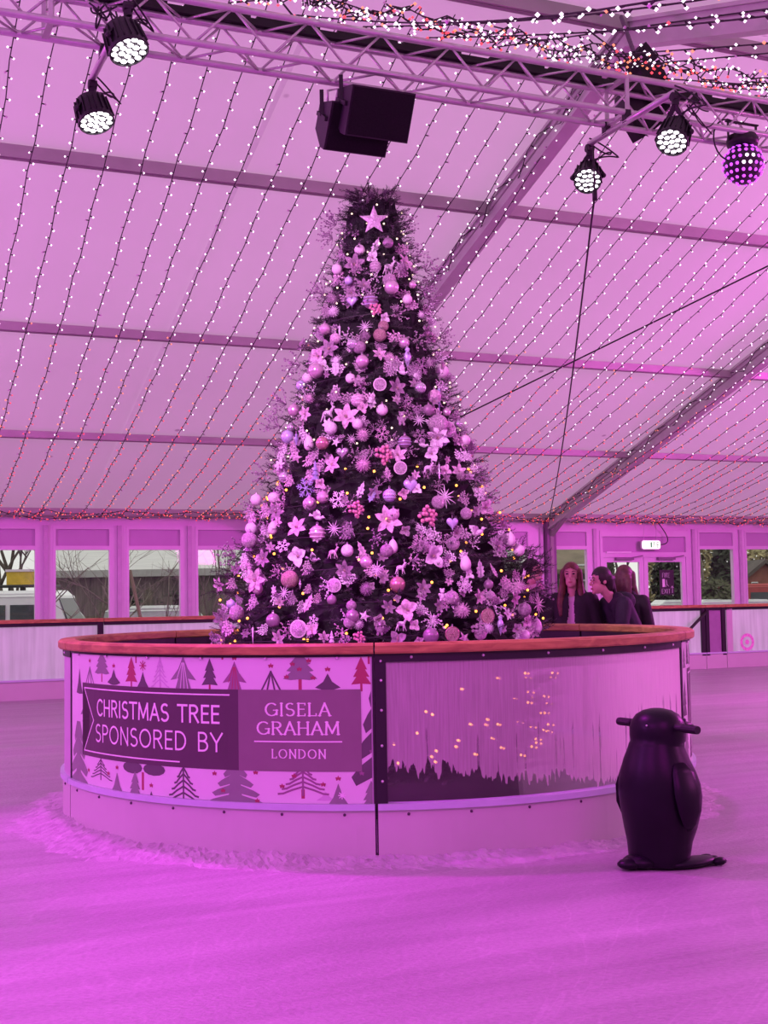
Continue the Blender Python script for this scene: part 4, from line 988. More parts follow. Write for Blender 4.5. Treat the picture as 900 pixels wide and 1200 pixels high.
def proto(name, kind, mt, mt2=None):
    key = (kind, mt.name)
    if key in PROTO: return PROTO[key]
    m = MB(); kids = []; sm = True; rr = random.Random(5)
    if kind == 'bauble': m.ball((0, 0, 0), 1, 18); kids.append(('cap', cap_on(None, 1.0), cap_m))
    elif kind == 'ridged':
        m.ball((0, 0, 0), 1, 18)
        b = MB()
        for z0 in (-.45, 0, .45): q = math.sqrt(1 - z0 * z0) + .01; b.tube([(q * cos(t), q * sin(t), z0) for t in [2 * PI * i / 20 for i in range(21)]], .07, 5, cap=False)
        kids += [('band', b, mt2), ('cap', cap_on(None, 1.0), cap_m)]
    elif kind == 'disc':
        m.lathe([(0, -.16), (.8, -.14), (.98, -.06), (.98, .06), (.8, .14), (0, .16)], 22, 0, Matrix.Rotation(PI / 2, 4, 'X'))
        b = MB(); b.tube([(.97 * cos(t), -.02, .97 * sin(t)) for t in [2 * PI * i / 24 for i in range(25)]], .11, 6, cap=False); kids.append(('rim', b, mt2))
        b = MB()
        for k in range(6): a = k * PI / 3; b.bar((0, -.17, 0), (.6 * cos(a), -.15, .6 * sin(a)), .06, .05)
        kids += [('snow_motif', b, mt2), ('cap', cap_on(None, 1.0, .12), cap_m)]
    elif kind == 'egg': m.lathe([(0.02, -1), (.38, -.9), (.62, -.6), (.70, -.2), (.60, .3), (.38, .72), (.16, .94), (.02, 1)], 16); kids.append(('cap', cap_on(None, .98, .12), cap_m))
    elif kind == 'poinsettia':
        sm = False
        for ring_, n, L, z0 in ((0, 6, 1.0, -.05), (1, 5, .66, -.16)):
            for k in range(n):
                a = 2 * PI * (k + .5 * ring_) / n + rr.uniform(-.12, .12); petal(m, (cos(a), -.22 - .2 * ring_, sin(a)), (0, -1, 0), L * rr.uniform(.9, 1.08), .25 * L, .12)
        b = MB()
        for k in range(7): a = k * .9; b.ball((.09 * cos(a) * (k > 0), -.22, .09 * sin(a) * (k > 0)), .055, 6)
        kids.append(('flower_centre', b, gold))
    elif kind == 'magnolia':
        sm = False
        for a, y, L in ((2.2, -.5, 1), (.9, -.45, 1.05), (3.6, -.2, 1), (5.3, -.25, 1.1), (1.55, -.9, .8)): petal(m, (cos(a), y, sin(a)), (0, -1, 0), L, .42, .22)
        b = MB(); b.ball((0, -.25, 0), .13, 8); kids.append(('flower_centre', b, gold))
    elif kind == 'starburst':
        sm = False
        for k in range(12):
            a = 2 * PI * k / 12; L = 1 if k % 2 == 0 else .74; m.tube([(0, 0, 0), (L * .5 * cos(a), -.05, L * .5 * sin(a)), (L * cos(a), -.05, L * sin(a))], [.03, .05, .012], 5)
        for k in range(5): a = 2 * PI * k / 5; m.tube([(0, 0, 0), (.35 * cos(a), -.5, .35 * sin(a))], [.04, .01], 5)
        b = MB(); b.ball((0, 0, 0), .12, 8); kids.append(('core', b, mt))
    elif kind == 'spiky':
        sm = False
        for k in range(70):
            z0 = 1 - 2 * (k + .5) / 70; a = k * 2.39996; q = math.sqrt(1 - z0 * z0); m.tube([(0, 0, 0), (q * cos(a), q * sin(a), z0)], [.09, .015], 4)
        b = MB(); b.ball((0, 0, 0), .55, 10); kids.append(('core', b, mt))
    elif kind == 'star':
        sm = False; vs = [((1 if i % 2 == 0 else .42) * sin(i * PI / 5), 0, (1 if i % 2 == 0 else .42) * cos(i * PI / 5)) for i in range(10)] + [(0, -.26, 0), (0, .26, 0)]
        m.add(vs, [(i, (i + 1) % 10, 10) for i in range(10)] + [((i + 1) % 10, i, 11) for i in range(10)])
    elif kind == 'snowflake':
        sm = False
        for k in range(6):
            a = k * PI / 3; d = Vector((sin(a), 0, cos(a))); s = Vector((cos(a), 0, -sin(a))); m.bar((0, 0, 0), d, .09, .07, up=(0, 1, 0))
            for t, l in ((.42, .34), (.68, .26)):
                for g in (-1, 1): m.bar(d * t, d * (t + l * .7) + s * g * l * .8, .08, .06, up=(0, 1, 0))
        b = MB(); b.ball((0, 0, 0), .16, 8); kids.append(('core', b, mt))
    elif kind == 'heart':
        pts = []
        for i in range(28):
            t = 2 * PI * i / 28; pts.append((.85 * sin(t) ** 3, 0, (13 * cos(t) - 5 * cos(2 * t) - 2 * cos(3 * t) - cos(4 * t)) / 15.5 * .85 + (-.15 if abs(t - PI) < .3 else 0)))
        n = len(pts); vs = [Vector(p) for p in pts] + [Vector(p) * .72 + Vector((0, -.22, .02)) for p in pts] + [Vector(p) * .72 + Vector((0, .22, .02)) for p in pts] + [Vector((0, -.30, .05)), Vector((0, .30, .05))]
        f = [(i, n + i, n + (i + 1) % n, (i + 1) % n) for i in range(n)] + [((i + 1) % n, 2 * n + (i + 1) % n, 2 * n + i, i) for i in range(n)] + [(n + i, 3 * n, n + (i + 1) % n) for i in range(n)] + [(2 * n + (i + 1) % n, 3 * n + 1, 2 * n + i) for i in range(n)]
        m.add(vs, f); b = MB(); b.tube([(0, 0, .45), (0, 0, 1.0)], .03, 5); kids.append(('hanging_loop', b, cap_m))
    elif kind == 'drop':
        m.lathe([(.01, -1.0), (.08, -.75), (.20, -.35), (.30, .05), (.24, .3), (.12, .45), (.2, .55), (.2, .68), (.06, .8)], 12); kids.append(('cap', cap_on(None, .8, .08), cap_m))
    elif kind == 'icicle':
        m.lathe([(.01, -1.0), (.06, -.5), (.05, -.45), (.10, .0), (.08, .05), (.13, .5), (.10, .55), (.12, .9), (.03, 1)], 8); b = MB(); b.tube([(0, 0, .98), (0, 0, 1.2)], .02, 5); kids.append(('hanging_loop', b, cap_m))
    elif kind == 'leaf':
        sm = False; outl = [(0, -1), (.16, -.7), (.36, -.62), (.26, -.4), (.46, -.2), (.30, -.02), (.42, .28), (.20, .38), (.22, .66), (0, 1)]
        pts = [(x, 0, z) for x, z in outl] + [(-x, 0, z) for x, z in outl[-2:0:-1]]; m.poly(pts, (0, .04, 0))
        b = MB(); b.tube([(0, -.03, -.9), (0, -.05, 0), (0, -.03, 1.1)], .04, 5)
        for z0 in (-.5, -.1, .3):
            for g in (-1, 1): b.tube([(0, -.04, z0), (g * .24, -.02, z0 + .2)], .02, 4)
        kids.append(('leaf_vein', b, cap_m))
    elif kind == 'berries':
        for k in range(16): a = k * 2.4; q = .25 + .65 * ((k * 7) % 16) / 16; m.ball((q * cos(a), -.15 - .3 * (1 - q), q * sin(a)), .20, 6)
        b = MB()
        for k in range(0, 16, 2): a = k * 2.4; b.tube([(0, .2, 0), (.7 * cos(a), -.1, .7 * sin(a))], .03, 4)
        for k in range(6): a = k * 1.05 + .3; petal(b, (cos(a), -.1, sin(a)), (0, -1, 0), 1.0, .16)
        kids.append(('sprig', b, twig_m))
    elif kind == 'small_tree':
        for z0, z1, q in ((-1, -.3, .5), (-.5, .2, .42), (0, .65, .32), (.4, 1, .2)): m.lathe([(q, z0), (q * .9, z0 + .05), (.03, z1)], 9)
        b = MB(); b.tube([(0, 0, -1.2), (0, 0, -.9)], .07, 6); kids.append(('trunk', b, cap_m))
    elif kind == 'butterfly':
        sm = False
        for g in (-1, 1): petal(m, (g * .8, -.25, .75), (0, -1, 0), 1.05, .40, .08); petal(m, (g * .75, -.2, -.5), (0, -1, 0), .75, .30, .08)
        b = MB(); b.tube([(0, -.1, -.5), (0, -.12, 0), (0, -.1, .45)], [.04, .08, .05], 6); kids.append(('insect_body', b, gold))
    elif kind == 'reindeer':
        m.ball((0, 0, 0), .34, 10, 0, (1.5, .7, .85)); m.tube([(.36, 0, .1), (.55, 0, .42), (.58, 0, .5)], [.18, .13, .11], 8); m.ball((.68, 0, .58), .13, 8, 0, (1.4, .8, .9))
        for x, dx in ((.34, .3), (.28, -.02), (-.36, -.32), (-.32, .02)): m.tube([(x, .08 if dx > 0 else -.08, -.1), (x + dx * .5, .08 if dx > 0 else -.08, -.5), (x + dx, .08 if dx > 0 else -.08, -.85)], [.12, .07, .05], 6)
        b = MB()
        for g in (-1, 1): b.tube([(.58, g * .06, .66), (.48, g * .16, .9), (.56, g * .2, 1.1)], .035, 5); b.tube([(.5, g * .15, .86), (.66, g * .2, .96)], .03, 5)
        kids.append(('antlers', b, mt))
    elif kind == 'dove':
        m.ball((0, 0, 0), .3, 10, 0, (1.7, .8, .85)); m.ball((.52, 0, .2), .17, 8); m.tube([(.64, 0, .2), (.84, 0, .16)], [.06, .01], 5); m.poly([(-.4, -.03, .05), (-1.0, -.03, .25), (-1.05, -.03, -.1)], (0, .06, 0))
        for g in (-1, 1): b = MB(); petal(b, (-.45, g * .55 - .1, .75), (.3, -1, 0), 1.0, .34, .1); kids.append(('wing', b, mt))
    elif kind == 'teddy':
        m.ball((0, 0, -.35), .46, 10, 0, (1, .8, 1.1)); m.ball((0, -.05, .42), .36, 10)
        for g in (-1, 1): m.ball((g * .27, 0, .72), .14, 8); m.ball((g * .46, -.12, -.12), .17, 8, 0, (1, 1, 1.5)); m.ball((g * .26, -.15, -.85), .19, 8, 0, (1, 1.1, 1.3))
        b = MB(); b.ball((0, -.38, .34), .13, 8); kids.append(('muzzle', b, whitef))
    elif kind == 'spray':
        sm = False
        b = MB()
        for k in range(4):
            a = (k - 1.5) * .42; d = Vector((sin(a), -.25, cos(a))); b.tube([(0, 0, 0), d * .55, d + Vector((.12 * (k - 1.5), -.05, -.05))], [.03, .02, .008], 4)
            for j in range(7):
                t = .28 + .11 * j; s = (1 if j % 2 else -1); petal(m, (sin(a) * .6 + s * .8 * cos(a), -.3 + .2 * rr.uniform(-1, 1), cos(a) * .6 - s * .8 * sin(a)), (0, -1, 0), .24 * rr.uniform(.8, 1.2), .07, .1, 0, 2) if False else None
                q = MB(); petal(q, (sin(a) * .6 + s * .8 * cos(a), -.3 + .4 * rr.uniform(-1, 1), cos(a) * .6 - s * .8 * sin(a)), (0, -1, 0), .26 * rr.uniform(.8, 1.3), .085, .1, 0, 2); q.v = [v + d * t for v in q.v]; m.add(q.v, q.f)
        kids.append(('stem', b, twig_m))
    elif kind == 'tuft':
        sm = False
        b = MB()
        for k in range(9):
            a = k * 2.4; q = .25 + .08 * k; d = Vector((q * cos(a), -.8 + .06 * k, q * sin(a))).normalized(); m.tube([(0, 0, 0), d * .95], [.022, .010], 4)
            for j in range(5): m.octa(d * (.5 + .12 * j) + Vector((rr.uniform(-.09, .09), rr.uniform(-.09, .09), rr.uniform(-.09, .09))), .07)
        pass
    root = bpy.data.objects.new(name, m.mesh(name, [mt], sm)); 
    ks = []
    for kn, b, km in kids:
        c = bpy.data.objects.new(kn, b.mesh(kn, [km or mt], sm)); c.parent = root; ks.append(c)
    PROTO[key] = (root, ks)
    return PROTO[key]
# kind -> (object name, look word, category)
NAMES = {'bauble': ('bauble', 'bauble', 'bauble'), 'ridged': ('ridged_bauble', 'ridged bauble', 'bauble'), 'disc': ('disc_ornament', 'round disc ornament', 'ornament'), 'egg': ('egg_ornament', 'egg-shaped ornament', 'ornament'),
 'poinsettia': ('poinsettia_flower', 'poinsettia', 'flower'), 'magnolia': ('magnolia_flower', 'broad-petalled flower', 'flower'), 'starburst': ('starburst_ornament', 'thin-rayed starburst', 'ornament'), 'spiky': ('spiky_ball', 'spiky ball', 'ornament'),
 'star': ('star_ornament', 'five-pointed star', 'star'), 'snowflake': ('snowflake_ornament', 'snowflake', 'ornament'), 'heart': ('heart_ornament', 'heart', 'ornament'), 'drop': ('drop_ornament', 'drop finial', 'ornament'), 'icicle': ('icicle_ornament', 'icicle', 'ornament'),
 'leaf': ('leaf_ornament', 'glittery leaf', 'ornament'), 'berries': ('berry_sprig', 'berry sprig', 'berries'), 'small_tree': ('tree_ornament', 'little tree ornament', 'ornament'), 'butterfly': ('butterfly_ornament', 'butterfly', 'ornament'),
 'reindeer': ('reindeer_ornament', 'reindeer ornament', 'ornament'), 'dove': ('dove_ornament', 'dove ornament', 'ornament'), 'teddy': ('bear_ornament', 'bear ornament', 'ornament'), 'spray': ('leafy_spray', 'leafy spray', 'foliage spray'), 'tuft': ('beaded_twig', 'beaded twig tuft', 'foliage spray')}
LOOK = {pearl: 'matte pearl', shiny: 'shiny blush', dusky: 'dark dusky', lilac: 'lilac', copper: 'coppery', silver: 'silvery', glit: 'pale glitter', gold: 'gold glitter', bluef: 'ice-blue', whitef: 'frosty white', pinkf: 'pink', duskf: 'dusky mauve', berry: 'red-pink', twig_m: 'mauve frosted'}
O_ = [
 ('bauble', 420, 292, 6.5, pearl), ('bauble', 453, 286, 6.5, dusky), ('leaf', 440, 288, 11, whitef), ('poinsettia', 414, 309, 14, duskf), ('bauble', 397, 316, 6.5, pearl), ('ridged', 440, 312, 7, glit), ('reindeer', 456, 312, 11, whitef), ('poinsettia', 472, 310, 12, pinkf),
 ('bauble', 457, 338, 9, shiny), ('bauble', 411, 330, 5, lilac), ('poinsettia', 427, 336, 10, duskf), ('heart', 413, 353, 8, lilac), ('ridged', 434, 353, 9, dusky), ('bauble', 477, 351, 6, pearl), ('bauble', 479, 335, 4.5, shiny), ('starburst', 462, 362, 7, glit), ('berries', 440, 364, 9, berry),
 ('starburst', 428, 384, 10, whitef), ('bauble', 450, 381, 6.5, gold), ('bauble', 445, 393, 8, gold), ('bauble', 475, 401, 7, shiny), ('bauble', 414, 404, 7, silver), ('poinsettia', 389, 410, 14, duskf), ('icicle', 397, 393, 12, whitef), ('bauble', 425, 424, 8, shiny), ('drop', 479, 418, 15, lilac), ('leaf', 395, 430, 11, whitef), ('bauble', 374, 435, 9.5, shiny),
 ('bauble', 362, 443, 6.5, pearl), ('bauble', 350, 452, 6.5, lilac), ('bauble', 410, 443, 6, pearl), ('snowflake', 421, 447, 9, pinkf), ('disc', 445, 451, 7.5, glit), ('poinsettia', 463, 456, 13, duskf), ('dove', 471, 437, 10, whitef), ('snowflake', 461, 424, 9, glit), ('bauble', 491, 455, 7, silver), ('bauble', 519, 435, 8, pearl), ('ridged', 419, 469, 8, pinkf), ('leaf', 436, 469, 12, whitef),
 ('bauble', 448, 480, 7, pearl), ('bauble', 504, 480, 7, dusky), ('icicle', 518, 470, 16, bluef), ('bauble', 348, 481, 7.5, shiny), ('poinsettia', 362, 486, 10, pinkf), ('reindeer', 382, 484, 12, whitef), ('poinsettia', 408, 490, 17, pinkf), ('teddy', 471, 489, 9, glit), ('starburst', 489, 493, 10, whitef), ('bauble', 515, 497, 12, glit), ('disc', 526, 503, 9, glit), ('bauble', 524, 483, 5, shiny),
 ('bauble', 338, 501, 5.5, silver), ('bauble', 340, 512, 8, lilac), ('drop', 351, 515, 8, bluef), ('egg', 361, 519, 9, pearl), ('bauble', 381, 520, 8, copper), ('star', 393, 518, 6, whitef), ('heart', 400, 530, 9.5, silver), ('spiky', 425, 509, 9, pinkf), ('spiky', 426, 545, 10, pinkf), ('star', 347, 536, 7.5, pinkf), ('poinsettia', 334, 546, 8, whitef), ('bauble', 332, 559, 7, silver), ('small_tree', 369, 551, 11, bluef),
 ('poinsettia', 390, 545, 13, pinkf), ('snowflake', 356, 572, 13, bluef), ('bauble', 305, 586, 7, pearl), ('bauble', 317, 583, 7, pearl), ('bauble', 379, 583, 7.5, shiny), ('bauble', 366, 590, 5.5, shiny), ('snowflake', 396, 585, 12, whitef), ('leaf', 422, 575, 11, whitef), ('leaf', 436, 580, 10, bluef), ('berries', 418, 597, 11, berry), ('dove', 375, 607, 11, whitef), ('starburst', 393, 620, 11, whitef), ('poinsettia', 352, 619, 14, pinkf), ('egg', 324, 619, 8, pearl),
 ('snowflake', 448, 509, 10, pinkf), ('ridged', 474, 518, 8, dusky), ('poinsettia', 514, 514, 15, whitef), ('dove', 497, 521, 10, whitef), ('bauble', 521, 516, 7, lilac), ('magnolia', 505, 532, 10, whitef), ('reindeer', 501, 548, 9, whitef), ('icicle', 512, 555, 11, silver), ('bauble', 545, 516, 6.5, pearl), ('bauble', 537, 497, 4.5, silver), ('berries', 449, 533, 13, berry), ('poinsettia', 467, 533, 12, pinkf), ('disc', 470, 548, 7.5, glit), ('leaf', 454, 554, 9, pinkf), ('heart', 480, 569, 10, lilac),
 ('ridged', 456, 581, 8, lilac), ('poinsettia', 438, 578, 10, duskf), ('starburst', 521, 582, 15, whitef), ('bauble', 544, 602, 7, glit), ('berries', 501, 605, 14, berry), ('poinsettia', 455, 610, 18, pinkf), ('heart', 528, 613, 9, lilac), ('poinsettia', 536, 553, 10, pinkf), ('snowflake', 557, 580, 9, whitef), ('magnolia', 567, 595, 11, pinkf),
 ('ridged', 373, 625, 9.5, shiny), ('bauble', 296, 633, 9.5, glit), ('magnolia', 349, 652, 13, whitef), ('dove', 370, 656, 10, silver), ('poinsettia', 303, 680, 16, pinkf), ('star', 284, 665, 7, pinkf), ('bauble', 339, 679, 10.5, gold), ('starburst', 336, 695, 10.5, whitef), ('drop', 353, 685, 6, silver), ('leaf', 361, 707, 12, pinkf), ('disc', 391, 686, 8, glit), ('bauble', 271, 708, 5.5, lilac), ('bauble', 280, 718, 9, glit), ('bauble', 323, 727, 8.5, dusky), ('disc', 350, 737, 10, glit), ('butterfly', 368, 739, 10, pinkf), ('poinsettia', 256, 686, 11, pinkf), ('icicle', 298, 745, 10, whitef), ('reindeer', 391, 647, 9, pinkf),
 ('egg', 461, 640, 8.5, pearl), ('snowflake', 491, 635, 12, glit), ('magnolia', 505, 652, 16, whitef), ('bauble', 532, 637, 8, glit), ('bauble', 429, 659, 7.5, shiny), ('starburst', 442, 668, 11.5, whitef), ('reindeer', 469, 665, 9, whitef), ('bauble', 466, 685, 9.5, copper), ('leaf', 424, 645, 11, pinkf), ('star', 427, 722, 7.5, whitef), ('bauble', 414, 722, 8, dusky), ('magnolia', 477, 715, 14, pinkf), ('reindeer', 470, 731, 10, whitef), ('starburst', 508, 728, 12.5, whitef), ('disc', 528, 743, 8.5, gold), ('bauble', 503, 745, 9.5, dusky), ('teddy', 518, 696, 8, whitef), ('bauble', 528, 700, 8, glit), ('spiky', 540, 715, 10, pinkf), ('teddy', 445, 735, 9, duskf), ('butterfly', 465, 750, 12, duskf), ('small_tree', 390, 748, 9, whitef), ('berries', 423, 747, 9, berry), ('bauble', 388, 703, 6, dusky), ('poinsettia', 456, 711, 10, duskf),
 ('egg', 544, 660, 9.5, pearl), ('leaf', 565, 668, 12, whitef), ('dove', 563, 624, 14, whitef), ('egg', 593, 632, 8.5, pearl), ('bauble', 604, 645, 7, pearl), ('poinsettia', 581, 641, 11, duskf), ('snowflake', 541, 685, 11, whitef), ('leaf', 576, 669, 9, pinkf), ('disc', 574, 722, 8.5, gold), ('drop', 588, 732, 13, lilac), ('star', 546, 748, 9, pinkf), ('berries', 558, 738, 9, glit), ('star', 617, 673, 8, whitef), ('spiky', 605, 687, 9, pinkf), ('egg', 630, 733, 9, pearl), ('bauble', 617, 745, 8, pearl), ('starburst', 628, 708, 15, pinkf), ('poinsettia', 597, 702, 11, pinkf), ('bauble', 575, 685, 6, dusky), ('magnolia', 522, 552, 8, pinkf), ('poinsettia', 310, 655, 12, duskf), ('snowflake', 335, 640, 9, whitef), ('poinsettia', 405, 668, 13, duskf), ('spiky', 430, 690, 9, duskf), ('poinsettia', 494, 690, 11, duskf),
 ('poinsettia', 262, 725, 13, duskf), ('bauble', 262, 741, 7, dusky), ('poinsettia', 327, 748, 11, pinkf), ('starburst', 412, 515, 8, whitef), ('poinsettia', 500, 392, 12, duskf), ('snowflake', 492, 430, 12, duskf), ('poinsettia', 360, 405, 10, duskf), ('bauble', 383, 386, 7, shiny), ('magnolia', 376, 418, 11, pinkf), ('poinsettia', 445, 415, 9, pinkf), ('snowflake', 477, 470, 10, duskf), ('poinsettia', 320, 600, 12, duskf), ('snowflake', 300, 610, 11, pinkf), ('poinsettia', 590, 615, 9, duskf), ('magnolia', 610, 728, 9, pinkf), ('poinsettia', 562, 700, 10, pinkf),
]
rn = random.Random(21)
for k in range(215):                                      # leafy sprays and beaded twigs between them
    y = 262 + 488 * (rn.random() ** .62); hw = 0
    for (y0, h0), (y1, h1) in zip(prof_px[:-1], prof_px[1:]):
        if y0 <= y <= y1: hw = h0 + (h1 - h0) * (y - y0) / (y1 - y0)
    x = 441 + hw * (rn.uniform(-.98, .98) if k % 3 else rn.choice((-1, 1)) * rn.uniform(.85, 1.02))
    O_.append((rn.choice(('spray', 'tuft', 'spray')), x, y, rn.uniform(9, 17), rn.choice((twig_m, glit, pinkf, whitef))))
    if k % 2 == 0:
        O_.append((rn.choice(('poinsettia', 'snowflake', 'bauble', 'magnolia', 'spiky', 'poinsettia')), 441 + hw * rn.uniform(-.95, .95), y + rn.uniform(-6, 6), rn.uniform(5, 9), rn.choice((whitef, glit, pinkf, duskf))))
MT2 = {glit: pearl, gold: copper, dusky: lilac, pinkf: whitef, lilac: silver, shiny: pearl}
starg = mat('topper_glitter', (.82, .70, .78), .35, metal=.3, var=.3, scale=9, bump=.6, bscale=25)
e0 = proto('star_topper', 'star', starg)
for x, y in ((386, 264), (382, 280), (480, 262), (488, 300), (498, 338), (510, 352), (522, 396), (344, 428), (328, 474), (318, 500), (304, 556), (562, 556), (572, 588), (292, 596), (268, 652), (636, 692), (372, 345), (506, 318)):
    O_.append(('tuft', x, y, rn.uniform(17, 24), twig_m))
items = []
def tier_of(y): return 'near the treetop' if y < 370 else 'in the upper part' if y < 480 else 'in the middle' if y < 595 else 'in the lower part' if y < 690 else 'just above the rail'
for kind, x, y, r, mt in O_: items.append([kind, x, y, r, mt])
cnt = {}
for it in sorted(items, key=lambda i: i[1]):
    key = (it[0], it[4].name, tier_of(it[2])); cnt[key] = cnt.get(key, 0) + 1; it.append(cnt[key])
for kind, x, y, r, mt, no in items:
    nm, look, cat = NAMES[kind]; root, ks = proto(nm, kind, mt, MT2.get(mt, pearl))
    big = kind in ('spray', 'tuft')
    p, az = tree_pt(x, y, -.05 if big else rn.uniform(-.03, .04))
    o = root.copy(); COL.objects.link(o)
    sc = r * p.y / F; o.scale = (sc,) * 3; o.location = p
    out_el = rn.uniform(-.25, .25)
    tilt = 0 if kind in ('bauble', 'egg', 'drop', 'icicle', 'heart', 'ridged', 'reindeer', 'small_tree', 'teddy', 'disc') else rn.uniform(-.5, .5)
    if big: tilt = max(-1.25, min(1.25, (x - 441) / 90)) + rn.uniform(-.7, .7)
    o.rotation_euler = (Matrix.Rotation(az * .7 + (rn.uniform(-.45, .45) if tilt else 0), 3, 'Z') @ Matrix.Rotation(rn.uniform(-.45, .3) if tilt else 0, 3, 'X') @ Matrix.Rotation(tilt, 3, 'Y')).to_euler()
    tot = cnt[(kind, mt.name, tier_of(y))]
    lab = '%s %s %s of the tree' % (LOOK[mt], look, tier_of(y)) if tier_of(y) != 'just above the rail' and tier_of(y) != 'near the treetop' else '%s %s %s on the tree' % (LOOK[mt], look, tier_of(y))
    if tot > 1: lab += ', %s such from left' % ordw(no)
    tag(o, lab, cat, 'decorations on the christmas tree')
    for c0 in ks: c = c0.copy(); COL.objects.link(c); c.parent = o
for r_, ks_ in list(PROTO.values()):
    if r_ is not e0[0]:
        for c_ in ks_: bpy.data.objects.remove(c_)
        bpy.data.objects.remove(r_)
p, az = tree_pt(438, 261, .06); o = e0[0].copy(); o.name = 'star_topper'; COL.objects.link(o); o.location = p; o.scale = (18 * p.y / F,) * 3; tag(o, 'big pale glitter star crowning the top of the tree', 'star', 'decorations on the christmas tree'); bpy.data.objects.remove(e0[0]); o.name = 'star_topper'
# amber lights wound through the tree
am_m = mat('amber_bulb', (1, .6, .2), .4, emis=(1, .34, .03), estr=3.6, sample=False); wm_m = mat('warm_pale_bulb', (1, .9, .6), .4, emis=(1, .85, .55), estr=1.8, sample=False)
rn = random.Random(33); pts = []; n = 470; m = MB(); bb = MB()
for k in range(n):
    t = k / n; z = .38 + (ZTOP - .55) * (t ** 1.5); a = k * 2.39996 + rn.uniform(-.3, .3); r = rtree(z) * rn.uniform(.86, .97)
    p = TAX + Vector((r * cos(a), r * sin(a), z + rn.uniform(-.05, .05))); low = p.z < at(441, 540, 9).z
    bb.ball(p, .0095 if low else .0075, 6, 0 if low else 1)
zz = [.36 + (ZTOP - .6) * i / 400 for i in range(401)]
m.tube([TAX + Vector((cos(i * .27), sin(i * .27), 0)) * rtree(z) * .93 + Vector((0, 0, z)) for i, z in enumerate(zz)], .004, 4)
o = m.build('tree_fairy_lights', wire_m); tag(o, 'amber fairy lights wound round the dark christmas tree', 'string lights')
b = bb.build('bulbs', [am_m, wm_m], o, True); b['kind'] = 'stuff'

# ================================================================== PENGUIN SKATING AID
pc = floor_at(773, 1014); pe = empty('penguin_skating_aid', pc, 'black plastic penguin skating aid standing on the ice by the fogged panel', 'penguin skating aid')
pen_m = mat('penguin_black_plastic', (.006, .004, .009), .38, var=.25, scale=5, bump=.05, bscale=90, spec=.22)
grip_m = mat('penguin_grip', (.010, .007, .012), .5)
PA = Matrix.Translation(pc) @ Matrix.Rotation(rad(120), 4, 'Z') @ Matrix.Diagonal((1.02, 1.02, .95, 1))
def fuse(mb, name, mt, parent, voxel=.012, smooth=6, origin=None):
    me = mb.mesh('tmp', mt); o = bpy.data.objects.new('tmp', me); COL.objects.link(o)
    q = o.modifiers.new('r', 'REMESH'); q.mode = 'VOXEL'; q.voxel_size = voxel; q.use_smooth_shade = True
    if smooth: q = o.modifiers.new('s', 'SMOOTH'); q.iterations = smooth; q.factor = .5
    dg = bpy.context.evaluated_depsgraph_get(); dg.update()
    nm = bpy.data.meshes.new_from_object(o.evaluated_get(dg)); bpy.data.objects.remove(o); bpy.data.meshes.remove(me); nm.name = name
    if not nm.materials: nm.materials.append(mt)
    off = Vector(); p = parent
    while p is not None: off += p.location; p = p.parent
    nm.transform(Matrix.Translation(-off))
    nm.polygons.foreach_set('use_smooth', [True] * len(nm.polygons))
    r = bpy.data.objects.new(name, nm); COL.objects.link(r); r.parent = parent
    return r
m = MB()
PRF = [(.155, .012), (.168, .03), (.171, .07), (.180, .14), (.202, .22), (.222, .32), (.230, .40), (.225, .47), (.208, .54), (.182, .61), (.160, .665), (.152, .69), (.149, .70), (.1525, .712), (.156, .745), (.155, .79), (.143, .83), (.118, .865), (.080, .888), (.035, .899), (.004, .901)]
n = 40; vs = []
for r, z in PRF:
    yo = -.02 * math.sin(max(0, min(1, (z - .1) / .5)) * PI) - (.015 if z > .7 else 0)
    vs += [Vector((r * cos(2 * PI * j / n), r * .94 * sin(2 * PI * j / n) + yo, z)) for j in range(n)]
m.add(vs, [(i * n + j, i * n + (j + 1) % n, (i + 1) * n + (j + 1) % n, (i + 1) * n + j) for i in range(len(PRF) - 1) for j in range(n)] + [tuple(range(n - 1, -1, -1)), tuple((len(PRF) - 1) * n + j for j in range(n))])
m.xf(PA); m.build('penguin_body', pen_m, pe, True)
def pm(): return MB()
m = pm(); m.lathe([(.055, 0), (.05, .05), (.03, .10), (.004, .135)], 12, 0, Matrix.Translation((0, -.14, .785)) @ Matrix.Rotation(PI / 2, 4, 'X') @ Matrix.Scale(.7, 4, (0, 1, 0))); m.xf(PA); m.build('beak', pen_m, pe, True)
